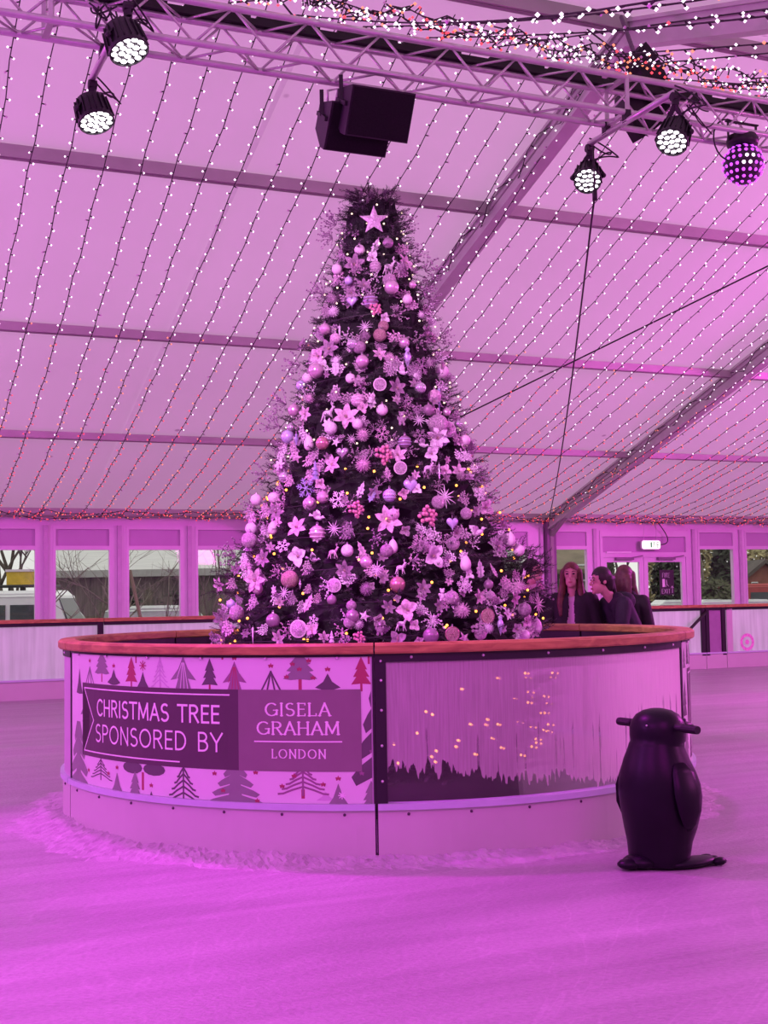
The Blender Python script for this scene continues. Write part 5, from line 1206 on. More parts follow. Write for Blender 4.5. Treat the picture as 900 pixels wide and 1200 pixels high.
for g in (-1, 1):
    m = pm(); WP = [((g * .165, .0, .615), .028), ((g * .205, .0, .55), .055), ((g * .235, .0, .44), .068), ((g * .248, .0, .34), .058), ((g * .245, .0, .27), .036), ((g * .238, .0, .235), .012)]
    vs = []; k = 12
    for c, w in WP: vs += [Vector(c) + Vector((cos(2 * PI * j / k) * w * .42, sin(2 * PI * j / k) * w * 1.35, 0)) for j in range(k)]
    m.add(vs, [(i * k + j, i * k + (j + 1) % k, (i + 1) * k + (j + 1) % k, (i + 1) * k + j) for i in range(len(WP) - 1) for j in range(k)] + [tuple(range(k)), tuple((len(WP) - 1) * k + j for j in range(k))])
    m.xf(PA); m.build('flipper', pen_m, pe, True)
    m = pm(); m.ball((g * .13, -.11, .030), .10, 14, 0, (.75, 1.75, .30)); 
    for t in (-.05, 0, .05): m.ball((g * .135 + t, -.255, .026), .04, 8, 0, (.8, 1.2, .6))
    m.xf(PA); m.build('foot', pen_m, pe, True)
    m = pm(); m.tube([(g * .12, -.01, .80), (g * .305, -.01, .80)], .019, 12); m.tube([(g * .20, -.01, .80), (g * .312, -.01, .80)], .0225, 12)
    for k in range(7): m.tube([(g * (.205 + .015 * k), -.01, .80), (g * (.211 + .015 * k), -.01, .80)], .0242, 12)
    m.xf(PA); m.build('handle', grip_m, pe, False)
    m = pm(); m.ball((g * .085, -.128, .83), .012, 8); m.xf(PA); m.build('eye', mat('penguin_eye', (.05, .04, .06), .1), pe, True)
m = pm(); m.ball((0, .205, .035), .075, 12, 0, (.8, 1.0, .42)); m.ball((0, .13, .04), .10, 12, 0, (1.0, 1.0, .42)); m.xf(PA); m.build('tail', pen_m, pe, True)
m = pm(); m.ball((-.075, .128, .815), .006, 6); m.xf(PA); m.build('screw', bolt_m, pe, True)

# ================================================================== PEOPLE BEHIND THE RING
skin_m = mat('skin', (.62, .36, .30), .5, var=.06, scale=6); lip_c = mat('lips', (.45, .13, .14), .45); eye_m = mat('dark_eye', (.03, .02, .02), .2)
navy = mat('navy_jacket', (.012, .010, .020), .75, var=.3, scale=10, bump=.25, bscale=25); blackj = mat('black_jacket', (.010, .008, .011), .75, var=.3, scale=10, bump=.25, bscale=25)
pinktop = mat('pale_top', (.62, .46, .54), .8, var=.06); denim = mat('dark_trousers', (.03, .03, .045), .8, var=.2)
hair_r = mat('reddish_hair', (.11, .035, .022), .5, var=.35, scale=22); hair_b = mat('brown_hair', (.085, .038, .028), .5, var=.35, scale=22); hair_k = mat('dark_hair', (.018, .010, .010), .5, var=.35, scale=22)
skate_m = mat('skate_boot', (.05, .05, .06), .4); blade_m = mat('skate_blade', (.7, .7, .72), .25, metal=.9)
scarf_m = mat('pink_scarf', (.55, .30, .40), .85, var=.15)
def cap_(m, a, ra, b, rb2, n=10, k=None):
    a, b = Vector(a), Vector(b); k = k or max(2, int((b - a).length / (min(ra, rb2) * .5)))
    m.tube([a, b], [ra, rb2], n); m.ball(a, ra, n); m.ball(b, rb2, n)
def hand(m, wrist, d, palm_n, s=1.0):
    """palm, four fingers, a thumb from the side of the palm"""
    d = Vector(d).normalized(); nrm = (Vector(palm_n) - d * d.dot(Vector(palm_n))).normalized(); sd = d.cross(nrm)
    w = Vector(wrist)
    for t in (-.026, -.009, .009, .026): cap_(m, w + sd * t * .6, .017, w + d * .075 + sd * t, .0125, 8)
    for t, l in ((-.030, .062), (-.010, .078), (.010, .074), (.029, .058)):
        p0 = w + d * .075 + sd * t; p1 = p0 + d * l * .55 + nrm * .008; p2 = p1 + d * l * .4 + nrm * .026
        cap_(m, p0, .0098, p1, .0088, 8); cap_(m, p1, .0088, p2, .0075, 8)
    t0 = w + d * .025 - sd * .028; t1 = t0 + d * .035 - sd * .026 + nrm * .008; t2 = t1 + d * .032 - sd * .004 + nrm * .012
    cap_(m, t0, .012, t1, .0105, 8); cap_(m, t1, .0105, t2, .0085, 8)
def person(px, Y, ang, S, label, lean=0, arms=None, jacket=navy, hair=hair_r, long=True, bun=False, open_=False, head_turn=0, hood=False, scarf=False):
    base = at(px, 720, Y); base.z = 0; e = empty('person', base, label, 'person', 'skaters behind the tree')
    M0 = Matrix.Translation(base) @ Matrix.Rotation(ang, 4, 'Z') @ Matrix.Scale(S, 4)
    def bend(z): return -lean * max(0, z - .95) * 1.0
    LIFT = .085
    def P(x, y, z): return Vector((x, y + bend(z), z - abs(lean) * .30 * max(0, z - .95) + LIFT))
    HC = P(0, -.02 + (-.03 if lean else 0), 1.655)
    HM = Matrix.Translation(HC) @ Matrix.Rotation(head_turn, 4, 'Z') @ Matrix.Rotation(lean * .25, 4, 'X')
    arms = arms or [((-.20, 0, 1.40), (-.27, .02, 1.12), (-.25, -.12, .90)), ((.20, 0, 1.40), (.27, .02, 1.12), (.25, -.12, .90))]
    A_ = [[P(*q) for q in a] for a in arms]
    b = MB()
    for x in (-.07, .07): cap_(b, P(x, 0, 1.0), .10, P(x * 1.05, .0, 1.2), .095, 12); cap_(b, P(x * 1.05, 0, 1.2), .095, P(x * 1.3, .01, 1.36), .088, 12)
    cap_(b, P(-.15, 0, 1.405), .058, P(.15, 0, 1.405), .058, 10); cap_(b, P(0, .01, 1.40), .06, HC + Vector((0, .02, -.06)), .048, 10)
    b.ball(HC + Vector((0, .012, .035)), .092, 18, 0, (.86, 1.05, 1.08))
    h = MB(); h.ball((0, -.035, -.055), .066, 14, 0, (.86, .95, .95)); h.tube([(0, -.088, .028), (0, -.112, -.014)], [.010, .016], 8); h.ball((0, -.109, -.016), .0145, 8)
    for g in (-1, 1): h.ball((g * .082, .015, 0), .022, 8, 0, (.4, .8, 1.3))
    h.ball((0, -.090, -.058), .020, 8, 0, (1.2, .6, .5)); h.ball((0, -.083, -.095), .022, 8)
    h.xf(HM); b.add(h.v, h.f)
    for x in (-.09, .09): cap_(b, P(x, 0, .95), .092, P(x, -.02, .52), .058, 12); cap_(b, P(x, -.02, .52), .056, P(x, .01, .10), .042, 12); cap_(b, P(x, .02, .06), .042, P(x, -.13, .04), .034, 10)
    for a in A_:
        cap_(b, a[0], .052, a[1], .042, 10); cap_(b, a[1], .042, a[2], .028, 10); d = a[2] - a[1]; hand(b, a[2], d, Vector((0, -1, -.3)) if abs(d.normalized().y) < .8 else Vector((0, 0, -1)))
    b.xf(M0); fuse(b, 'body', skin_m, e, .0085 * S, 3)
    f = MB()
    for g in (-1, 1):
        q = MB(); q.ball((g * .034, -.083, .028), .011, 8, 0, (1.3, .7, .8)); q.xf(M0 @ HM); q.build('eye', eye_m, e, True)
        q = MB(); q.tube([(g * .018, -.096, .050), (g * .036, -.093, .056), (g * .054, -.080, .050)], .0045, 5); q.xf(M0 @ HM); q.build('eyebrow', hair, e, True)
    q = MB(); q.ball((0, -.104, -.058), .018, 8, 0, (1.35, .45, .5)); q.xf(M0 @ HM); q.build('lips', lip_c, e, True)
    t = MB()
    for x in (-.09, .09): cap_(t, P(x, 0, .96), .105, P(x, -.02, .52), .075, 12); cap_(t, P(x, -.02, .52), .075, P(x, .01, .14), .062, 12)
    cap_(t, P(-.06, 0, 1.0), .115, P(.06, 0, 1.0), .115, 12); t.xf(M0); fuse(t, 'trousers', denim, e, .014 * S, 4)
    if open_:
        t = MB()
        for x in (-.07, .07): cap_(t, P(x, -.01, .98), .112, P(x * 1.3, 0, 1.36), .10, 12)
        cap_(t, P(-.13, 0, 1.40), .068, P(.13, 0, 1.40), .068, 10); t.xf(M0); fuse(t, 'top', pinktop, e, .014 * S, 5)
    j = MB()
    for x in (-.085, .085): cap_(j, P(x, .0, .86), .135, P(x, 0, 1.1), .125, 12); cap_(j, P(x, 0, 1.1), .125, P(x * 1.25, .01, 1.36), .112, 12)
    cap_(j, P(-.155, .005, 1.40), .082, P(.155, .005, 1.40), .082, 10)
    for a in A_: cap_(j, a[0], .082, a[1], .068, 12); cap_(j, a[1], .068, a[2] + (a[1] - a[2]) * .08, .052, 12)
    cap_(j, P(-.06, .03, 1.45), .055, P(.06, .03, 1.45), .055, 10)
    if hood: j.ball(P(0, .13, 1.43), .12, 12, 0, (1.15, .8, .8)); cap_(j, P(-.09, .03, 1.48), .05, P(.09, .03, 1.48), .05)
    j.xf(M0); jo = fuse(j, 'jacket', jacket, e, .0125 * S, 4)
    if open_:                                              # the front hangs open
        inv = (M0).inverted(); bm = bmesh.new(); bm.from_mesh(jo.data); dl = []
        for fc in bm.faces:
            c = inv @ (fc.calc_center_median() + base); w = .035 + .05 * max(0, (1.45 - c.z))
            if c.y < -.02 and abs(c.x - .01) < w and c.z > .7: dl.append(fc)
        bmesh.ops.delete(bm, geom=dl, context='FACES'); bm.to_mesh(jo.data); bm.free()
        sm = jo.modifiers.new('cloth', 'SOLIDIFY'); sm.thickness = .012; sm.offset = 1
    hr = MB()
    hr.ball((0, .024, .05), .103, 18, 0, (.92, 1.05, 1.05))
    if long:
        for g in (-1, 1):
            cap_(hr, (g * .078, -.005, .05), .040, (g * .092, .0, -.10), .036, 10); cap_(hr, (g * .092, .0, -.10), .040, (g * .115, -.045, -.27), .040, 10); cap_(hr, (g * .115, -.045, -.27), .040, (g * .11, -.085, -.40), .018, 10)
        for x in (-.05, 0, .05): cap_(hr, (x, .085, 0), .058, (x * 1.3, .115, -.34), .035, 10)
    else:
        for x in (-.045, .045): cap_(hr, (x, .075, .02), .055, (x * .6, .085, -.07), .04, 10)
        if bun: hr.ball((0, .125, .02), .045, 10); cap_(hr, (0, .125, .02), .035, (0, .15, -.14), .02, 8)
    hr.xf(M0 @ HM)
    ho = fuse(hr, 'hair', hair, e, .010 * S, 2)
    inv = (M0 @ HM).inverted(); bm = bmesh.new(); bm.from_mesh(ho.data); dl = []
    for fc in bm.faces:                                    # keep the face clear
        c = inv @ (fc.calc_center_median() + base)
        if c.y < -.030 and abs(c.x) < .070 and -.13 < c.z < .090 - abs(c.x) * .35: dl.append(fc)
    bmesh.ops.delete(bm, geom=dl, context='FACES'); bm.to_mesh(ho.data); bm.free()
    if scarf:
        q = MB(); q.tube([P(.10 * cos(t), .02 + .10 * sin(t), 1.50 + .012 * sin(3 * t)) for t in [2 * PI * i / 20 for i in range(21)]], .042, 8); q.xf(M0); q.build('scarf', scarf_m, e, True)
    for x in (-.09, .09):
        q = MB(); cap_(q, (x, .02, .20), .062, (x, .01, .10), .055, 12); cap_(q, (x, .03, .085), .048, (x, -.13, .075), .042, 12); q.xf(M0); so = fuse(q, 'skate', skate_m, e, .014 * S, 2)
        q = MB(); q.box((x, -.04, .022), (.006, .30, .036)); q.box((x, .03, .045), (.02, .05, .03)); q.box((x, -.11, .045), (.02, .05, .03)); q.xf(M0); q.build('blade', blade_m, so)
    return e
person(671, 12.75, rad(-22), .955, 'woman with long reddish hair and open dark jacket over a pale top', arms=[((-.19, 0, 1.40), (-.30, -.10, 1.16), (-.40, -.26, .97)), ((.19, 0, 1.40), (.25, .03, 1.13), (.22, -.10, .90))], jacket=blackj, hair=hair_r, open_=True, head_turn=rad(8), hood=True)
person(741, 12.6, rad(-74), .97, 'person in navy coat leaning left in profile, dark hair tied back', lean=.42, arms=[((-.19, 0, 1.40), (-.24, -.22, 1.16), (-.18, -.46, 1.02)), ((.19, 0, 1.40), (.24, -.16, 1.14), (.20, -.42, .98))], jacket=navy, hair=hair_k, long=False, bun=True, hood=True)
person(733, 13.15, rad(150), .94, 'person with brown hair seen from behind in a dark hooded jacket', jacket=blackj, hair=hair_b, long=True, bun=False, hood=True)
person(624, 12.9, rad(48), .98, 'person in a black jacket half hidden behind the right side of the tree', jacket=blackj, hair=hair_k, long=False, scarf=True)

# ================================================================== SIGNS ON THE FAR WALL
def rounded(w, h, r, n=5): return [(sx * (w / 2 - r) + r * cos(a0 + PI / 2 * i / n), sy * (h / 2 - r) + r * sin(a0 + PI / 2 * i / n)) for sx, sy, a0 in ((1, 1, 0), (-1, 1, PI / 2), (-1, -1, PI), (1, -1, 1.5 * PI)) for i in range(n + 1)]
u_, z_ = wall_at(762, 638.5, .12); e = empty('exit_light', W(u_, .12, z_), 'lit green and white exit light hung above the double door', 'exit sign')
wsc = .46
pw_m = mat('lit_sign_white', (1, 1, 1), .4, emis=(.92, 1, .80), estr=1.15); gr_m = mat('lit_sign_green', (.02, .2, .06), .4, emis=(.04, .20, .07), estr=1)
m = MB(); m.poly([W(u_ + x, .10, z_ + y) for x, y in rounded(wsc, .19, .05)], WN * .05); m.build('light_box', mat('sign_case', (.8, .8, .78), .4), e)
m = MB(); m.poly([W(u_ + x, .151, z_ + y) for x, y in rounded(wsc * .96, .165, .045)], WN * .006); m.build('lit_face', pw_m, e)
m = MB()
def sq(x0, y0, x1, y1): m.box(W(u_ + (x0 + x1) / 2, .160, z_ + (y0 + y1) / 2), (x1 - x0, .004, y1 - y0), AX)
sq(-.02, -.055, .015, .055); sq(.13, -.055, .145, .055); sq(.05, .03, .08, .055); m.bar(W(u_ + .06, .161, z_ + .02), W(u_ + .05, .161, z_ - .02), .004, .03, up=WN); m.bar(W(u_ + .05, .161, z_ - .02), W(u_ + .09, .161, z_ - .05), .004, .018, up=WN)
m.bar(W(u_ + .05, .161, z_ - .02), W(u_ + .025, .161, z_ - .055), .004, .018, up=WN); m.bar(W(u_ + .03, .161, z_ + .0), W(u_ + .10, .161, z_ + .015), .004, .014, up=WN); sq(.15, .04, .19, .055); sq(.15, -.055, .19, -.04); sq(.15, -.008, .18, .008)
m.build('running_figure', gr_m, e)
m = MB(); 
for x in (-.15, .15): m.tube([W(u_ + x, .12, z_ + .09), W(u_ + x, .12, 2.95)], .004, 4)
m.build('hanging_wire', bolt_m, e)
m = MB(); p0 = W(wall_at(769, 606, .15)[0], .15, 2.95); p3 = W(u_ + wsc / 2, .12, z_); c1 = W(wall_at(778, 622, .15)[0], .15, wall_at(778, 622, .15)[1]); c2 = W(wall_at(792, 636, .15)[0], .15, wall_at(792, 638, .15)[1])
m.tube([p0 * (1 - t) ** 3 + c1 * 3 * t * (1 - t) ** 2 + c2 * 3 * t * t * (1 - t) + p3 * t ** 3 for t in [i / 14 for i in range(15)]], .010, 6); m.build('power_lead', wire_m, e, True)
u0_, zt_ = wall_at(773, 668, .03); u1_, zb_ = wall_at(790.5, 697, .03)
e = empty('fire_exit_sign', W((u0_ + u1_) / 2, .03, (zt_ + zb_) / 2), 'dark fire exit notice with white lettering on the right door glass', 'sign')
m = MB(); m.box(W((u0_ + u1_) / 2, .02, (zt_ + zb_) / 2), (u1_ - u0_, .008, zt_ - zb_), AX); m.build('sign_plate', mat('dark_sign_plate', (.035, .02, .035), .5), e)
m = MB(); wl = u1_ - u0_; hh = zt_ - zb_
sink = lambda pts, ww, ser: [m.bar(W(a[0], .028, a[1]), W(b[0], .028, b[1]), .004, ww, up=WN) for a, b in zip(pts[:-1], pts[1:])]
write(sink, 'FIRE', u0_ + wl * .16, u0_ + wl * .68, zt_ - hh * .30, zt_ - hh * .12, .026); write(sink, 'EXIT', u0_ + wl * .10, u0_ + wl * .72, zb_ + hh * .06, zb_ + hh * .24, .026)
m.box(W(u0_ + wl * .26, .028, zb_ + hh * .48), (wl * .18, .004, hh * .32), AX); m.bar(W(u0_ + wl * .42, .028, zb_ + hh * .60), W(u0_ + wl * .46, .028, zb_ + hh * .42), .004, .05, up=WN); m.bar(W(u0_ + wl * .46, .028, zb_ + hh * .44), W(u0_ + wl * .60, .028, zb_ + hh * .34), .004, .03, up=WN); m.bar(W(u0_ + wl * .45, .028, zb_ + hh * .44), W(u0_ + wl * .40, .028, zb_ + hh * .32), .004, .03, up=WN)
m.bar(W(u0_ + wl * .84, .028, zb_ + hh * .08), W(u0_ + wl * .84, .028, zb_ + hh * .36), .004, .035, up=WN); m.bar(W(u0_ + wl * .84, .028, zb_ + hh * .36), W(u0_ + wl * .76, .028, zb_ + hh * .28), .004, .03, up=WN); m.bar(W(u0_ + wl * .84, .028, zb_ + hh * .36), W(u0_ + wl * .92, .028, zb_ + hh * .28), .004, .03, up=WN)
m.build('sign_print', mat('sign_white', (.85, .75, .85), .5), e)

# ================================================================== OUTSIDE, SEEN THROUGH THE WINDOWS
GZ = -.30
asph = mat('car_park_tarmac', (.16, .16, .15), .9, var=.25, scale=1.5)
m = MB(); c = [W(-60, -.2, GZ), W(90, -.2, GZ), W(90, -110, GZ), W(-60, -110, GZ)]; m.quad(*c); struct(m.build('ground_outside', asph))
tin = wood('pale_tin_roof', (.66, .67, .65), (.56, .57, .56), (.3, 8, .3))
XA, YA, ZA = Vector((1, 0, 0)), Vector((0, 1, 0)), Vector((0, 0, 1))
# timber barn
YB = 46; a = at(58, 673, YB); b = at(640, 668, YB); zt = at(150, 640, YB).z
e = empty('timber_barn', Vector(((a.x + b.x) / 2, YB, GZ)), 'long dark timber barn with a pale tin roof beyond the left windows', 'barn')
m = MB(); m.box(((a.x + b.x) / 2, YB + 4, (GZ + a.z) / 2), (b.x - a.x, 8, a.z - GZ)); m.build('timber_wall', timber_m, e)
m = MB(); m.add([(a.x - .5, YB - .5, a.z - .05), (b.x, YB - .5, a.z - .05), (b.x, YB + 5, a.z + 3.6), (a.x + 1.2, YB + 5, a.z + 3.6), (a.x - .5, YB - .5, a.z + .1), (b.x, YB - .5, a.z + .1), (b.x, YB + 5, a.z + 3.75), (a.x + 1.2, YB + 5, a.z + 3.75)], [(0, 1, 2, 3), (4, 7, 6, 5), (0, 4, 5, 1), (0, 3, 7, 4)])
m.build('tin_roof', tin, e)
m = MB(); m.box(((a.x + b.x) / 2, YB - .55, a.z - .02), (b.x - a.x + .4, .12, .25)); m.build('gutter', mat('grey_gutter', (.36, .36, .35), .5), e)
# vehicles
carw = mat('white_car_paint', (.80, .82, .84), .25, var=.02, coat=.5); cars = mat('silver_car_paint', (.55, .57, .58), .25, metal=.4, coat=.5); carg = mat('car_glass', (.06, .08, .08), .08, var=.2); tyre = mat('tyre', (.015, .015, .015), .8); trim_b = mat('black_trim', (.02, .02, .022), .5); carr = mat('red_car_paint', (.42, .05, .05), .3, coat=.4)
def car(label, x, Y, L, H, paint, hood=True, name='parked_car', rack=False, lamp=None, flip=1, W_=1.75):
    e = empty(name, Vector((x, Y, GZ)), label, 'car', 'vehicles parked outside')
    h0 = .32; belt = H * .56
    body = [(-L / 2, h0), (L / 2, h0), (L / 2, belt * .92), (L * .46, belt), (-L * .46, belt), (-L / 2, belt * .95)]
    cab = [(-L * .45, belt), (L * .18 if hood else L * .42, belt), (L * .04 if hood else L * .36, H - .12), (L * .0 if hood else L * .33, H - .06), (-L * .38, H - .06), (-L * .43, H - .14)]
    q = lambda p, y: Vector((x + flip * p[0], Y + y, GZ + p[1]))
    m = MB(); m.poly([q(p, -W_ / 2) for p in body], (0, W_, 0)); m.build('body_shell', paint, e)
    m = MB(); m.poly([q(p, -W_ / 2 + .1) for p in cab], (0, W_ - .2, 0)); m.build('cabin', paint, e)
    m = MB()
    zt, zb = H - .30, belt + .05; xs = [-L * .40, -L * .20, -.02 * L, L * .12] if hood else [-L * .40, -L * .12, L * .14, L * .345]
    for g in (-1, 1):
        for i in range(3):
            o_ = -L * .05 if hood and i == 2 else 0
            k_ = MB(); k_.poly([q((xs[i] + .05, zb), g * (W_ / 2 - .09)), q((xs[i + 1] - .05, zb), g * (W_ / 2 - .09)), q((xs[i + 1] - .05 + o_, zt), g * (W_ / 2 - .09)), q((xs[i] + .05, zt), g * (W_ / 2 - .09))], (0, .02 * g, 0)); k_.build('side_window', carg, e)
    k_ = MB(); e0_, e1_ = cab[1], cab[2]; k_.poly([q((e0_[0] + .01, e0_[1] + .05), -W_ / 2 + .2), q((e0_[0] + .01, e0_[1] + .05), W_ / 2 - .2), q((e1_[0] + .02, e1_[1] - .05), W_ / 2 - .2), q((e1_[0] + .02, e1_[1] - .05), -W_ / 2 + .2)], (flip * .02, 0, 0)); k_.build('windscreen', carg, e)
    m = MB(); m.poly([q((cab[5][0], H - .13), -W_ / 2 + .08), q((cab[2][0], H - .13), -W_ / 2 + .08), q((cab[3][0] - .02, H), -W_ / 2 + .16), q((cab[4][0], H), -W_ / 2 + .16)], (0, W_ - .24, 0)); m.build('roof_panel', paint, e)
    for g in (-1, 1):
        for xx in (-L * .31, L * .31):
            k_ = MB(); k_.lathe([(.10, -.10), (.30, -.10), (.33, -.06), (.33, .06), (.30, .10), (.10, .10)], 16, 0, Matrix.Translation(q((xx, .33), g * (W_ / 2 - .12))) @ Matrix.Rotation(PI / 2, 4, 'X')); wo = k_.build('wheel', tyre, e, True)
            k_ = MB(); k_.lathe([(.0, -.11), (.17, -.11), (.17, .11), (.0, .11)], 10, 0, Matrix.Translation(q((xx, .33), g * (W_ / 2 - .12))) @ Matrix.Rotation(PI / 2, 4, 'X')); k_.build('hubcap', cars, wo, False)
        k_ = MB(); k_.box(q((L * .2, belt + .1), g * (W_ / 2 + .08)), (.12, .16, .14)); k_.build('mirror', trim_b, e)
    for g in (-1, 1):
        k_ = MB(); k_.box(q((L / 2, belt * .8), g * W_ * .36), (.05, .3, .14)); k_.build('headlamp', bolt_m, e)
    if rack:
        m = MB()
        for yy in (-.6, .6): m.tube([q((-L * .36, H + .10), yy), q((L * .30, H + .10), yy)], .03, 6)
        for i in range(5): m.tube([q((-L * .36 + i * L * .165, H + .10), -.6), q((-L * .36 + i * L * .165, H + .10), .6)], .025, 6); m.box(q((-L * .36 + i * L * .165, H + .05), -.6), (.04, .04, .12))
        m.build('roof_rack', trim_b, e)
    if lamp is not None:
        m = MB(); m.box(q((lamp, H + .26), -.2), (.62, .3, .30)); lo = m.build('roof_light_bar', mat('yellow_lamp_box', (.62, .42, .04), .4, var=.15), e)
        m = MB(); m.box(q((lamp, H + .43), -.2), (.66, .34, .05)); m.build('light_bar_lid', bolt_m, lo); m = MB(); m.box(q((lamp, H + .05), -.2), (.1, .1, .14)); m.build('light_bar_stand', trim_b, lo)
    return e
xr = at(101, 700, 27.5).x; Hh = at(50, 692, 27.5).z - GZ
car('white four by four with a yellow roof light bar, parked outside the left windows', xr - 2.1, 27.5, 4.6, Hh, carw, hood=False, name='four_by_four', rack=True, lamp=at(30, 690, 27.5).x - xr + 2.1)
xr = at(117, 715, 34).x; car('small white car with dark glass behind the four by four', xr - .9, 34, 3.6, at(115, 708.5, 34).z - GZ, carw)
xr = at(232, 715, 31).x; car('silver car whose roof shows under the barn wall', xr - .3, 31, 4.2, at(215, 709, 31).z - GZ, cars)
xr = at(890, 706, 33).x; car('pale car roof showing under the rightmost window', xr, 33, 4.2, at(890, 702, 33).z - GZ, cars)
xr = at(782, 706, 36).x; car('grey car showing low in the right glass door', xr - .2, 36, 4.0, at(782, 703, 36).z - GZ, cars, flip=-1)
# post and gate by the barn
m = MB(); 
for px in (180, 197): p = at(px, 710, 38); m.box((p.x, 38, (GZ + at(px, 699, 38).z) / 2), (.22, .22, at(px, 699, 38).z - GZ))
for py in (703, 709, 716): m.bar(at(180, py, 38), at(197, py, 38), .06, .12)
tag(m.build('timber_gate', timber_m), 'short timber gate between two posts before the barn', 'gate')
# bare trees
bark2 = mat('bare_bark', (.085, .065, .055), .85, var=.3, scale=10); bark3 = mat('pale_bark', (.20, .16, .14), .85, var=.3, scale=10)
def bare(label, px, Y, h, spread, mt, seed, lean=0, r0=.07):
    rr = random.Random(seed); b = at(px, 720, Y); b.z = GZ; e = empty('bare_tree', b, label, 'tree', 'bare trees outside'); T = MB(); Bm = MB()
    def grow(m, p, d, L, r, n):
        pts = [p]; 
        for i in range(5): d = (d + Vector((rr.uniform(-.16, .16), rr.uniform(-.16, .16), rr.uniform(-.05, .12)))).normalized(); pts.append(pts[-1] + d * L / 5)
        m.tube(pts, [r * (1 - .13 * i) for i in range(6)], 6)
        if n <= 0: return
        for k in range(rr.randint(3, 4)):
            q = pts[rr.randint(2, 5)]; nd = (d + Vector((rr.uniform(-1, 1) * spread, rr.uniform(-1, 1) * spread, rr.uniform(-.25, .5)))).normalized(); grow(Bm, q, nd, L * rr.uniform(.5, .72), r * .5, n - 1)
    grow(T, b, Vector((lean, 0, 1)).normalized(), h * .55, r0, 3); T.build('trunk', bark2 if mt is None else mt, e, True); Bm.build('twigs', bark2 if mt is None else mt, e, True)
bare('dark bare tree left of the four by four', 12, 32, 5.2, 1.0, None, 3, 0, .09); bare('dark bare tree behind the yellow light bar', 28, 35, 6.0, 1.1, None, 4, 0, .11)
bare('thin bare sapling left of the first post', 22, 25, 3.6, 1.2, bark3, 5, .25, .035); bare('thin bare sapling in front of the barn gutter', 116, 25.5, 4.2, 1.0, bark3, 6, .0, .03)
bare('leaning bare sapling in the middle of the barn windows', 158, 25, 4.0, 1.3, bark3, 7, .0, .04); bare('thin bare sapling right of the timber gate', 192, 26, 4.2, .8, bark3, 8, .02, .025); bare('thin bare sapling by the left edge of the tree', 236, 25, 4.0, .9, bark3, 9, .05, .03); bare('bare sapling hidden low beside the christmas tree', 262, 25, 4.4, .8, bark3, 10, -.02, .04)
bare('bare spreading tree in the left glass door', 735, 40, 6.0, 1.0, bark2, 12, 0, .08); bare('bare tree against the bright sky right of the door', 826, 60, 9, 1.0, bark3, 13, 0, .1)
m = MB(); m.tube([at(152, 668, 24.6), Vector((at(184, 722, 24.6).x, 24.6, GZ))], .035, 8); tag(m.build('tree_stake', mat('stake_wood', (.22, .15, .11), .8)), 'slanting wooden stake propping the leaning sapling', 'stake')
# leafy masses
def leafy(name, label, px, pyt, wpx, Y, col, seed, cone=False, cat='tree', n=1500, zb=None, ls=.16):
    rr = random.Random(seed); t = at(px, pyt, Y); w = wpx * Y / F / 2; z0 = GZ if zb is None else zb; h = t.z - z0; e = empty(name, Vector((t.x, Y, GZ)), label, cat, 'leafy trees and bushes outside')
    V2 = []; F2 = []
    for k in range(n):
        f = rr.random() ** .8; q = w * ((1 - f * .93) if cone else math.sqrt(max(0, 1 - (2 * f - 1) ** 2)) * .95 + .05) * math.sqrt(rr.uniform(.2, 1.0)); a = rr.uniform(0, 2 * PI)
        c = Vector((t.x + q * cos(a), Y + q * sin(a), z0 + h * f)); d = Vector((rr.uniform(-1, 1), rr.uniform(-1, 1), rr.uniform(-1, 1))).normalized(); s = d.orthogonal().normalized(); i = len(V2); L = ls * rr.uniform(.6, 1.4) * max(1, Y / 40)
        V2 += [c - s * L * .35, c + d * L, c + s * L * .35, c - d * L * .6]; F2.append((i, i + 1, i + 2, i + 3))
    m = MB(); m.v = V2; m.f = F2; m.mi = [0] * len(F2); o = m.build('foliage', mat('leaf_%s' % '_'.join(str(int(c * 1000)) for c in col), col, .8, var=.5, scale=1.5), e)
    o['kind'] = 'stuff'
    m = MB(); m.tube([Vector((t.x, Y, GZ)), Vector((t.x, Y, z0 + h * .8))], [.16, .05], 8); m.build('trunk', bark2, e, True)
G1, G2, G3, G4 = (.045, .055, .035), (.09, .10, .05), (.34, .29, .15), (.13, .13, .09)
leafy('conifer_tree', 'dark conifer filling the right glass door', 790, 634, 54, 48, G1, 1, False, n=2600); leafy('conifer_tree', 'dark conifer right of the bright gap in the hedge window', 848, 630, 34, 48, G1, 2, False, n=1600); leafy('hedge_bush', 'rounded green hedge low in the window right of the door', 838, 681, 64, 40, G2, 3, False, 'bush', 1500)
leafy('autumn_tree', 'sunlit yellowish tree in the window right of the door', 822, 630, 40, 75, G3, 4, n=900); leafy('autumn_tree', 'sunlit yellowish tree over the red brick cottage', 890, 640, 60, 75, G3, 5, n=1300); leafy('shrub', 'grey green shrub below the brick house', 655, 692, 44, 45, G4, 6, cat='bush', n=700); leafy('conifer_tree', 'dark fir beside the bare tree in the left glass door', 715, 650, 26, 55, G4, 7, True, n=900); leafy('autumn_tree', 'pale leafless scrub left of the dark conifer', 765, 655, 16, 60, G3, 8, n=300)
leafy('shrub', 'dark bramble along the foot of the barn', 205, 696, 46, 41, G1, 9, cat='bush', n=700); leafy('shrub', 'dark bramble behind the small white car', 152, 690, 30, 43, G1, 10, cat='bush', n=500)
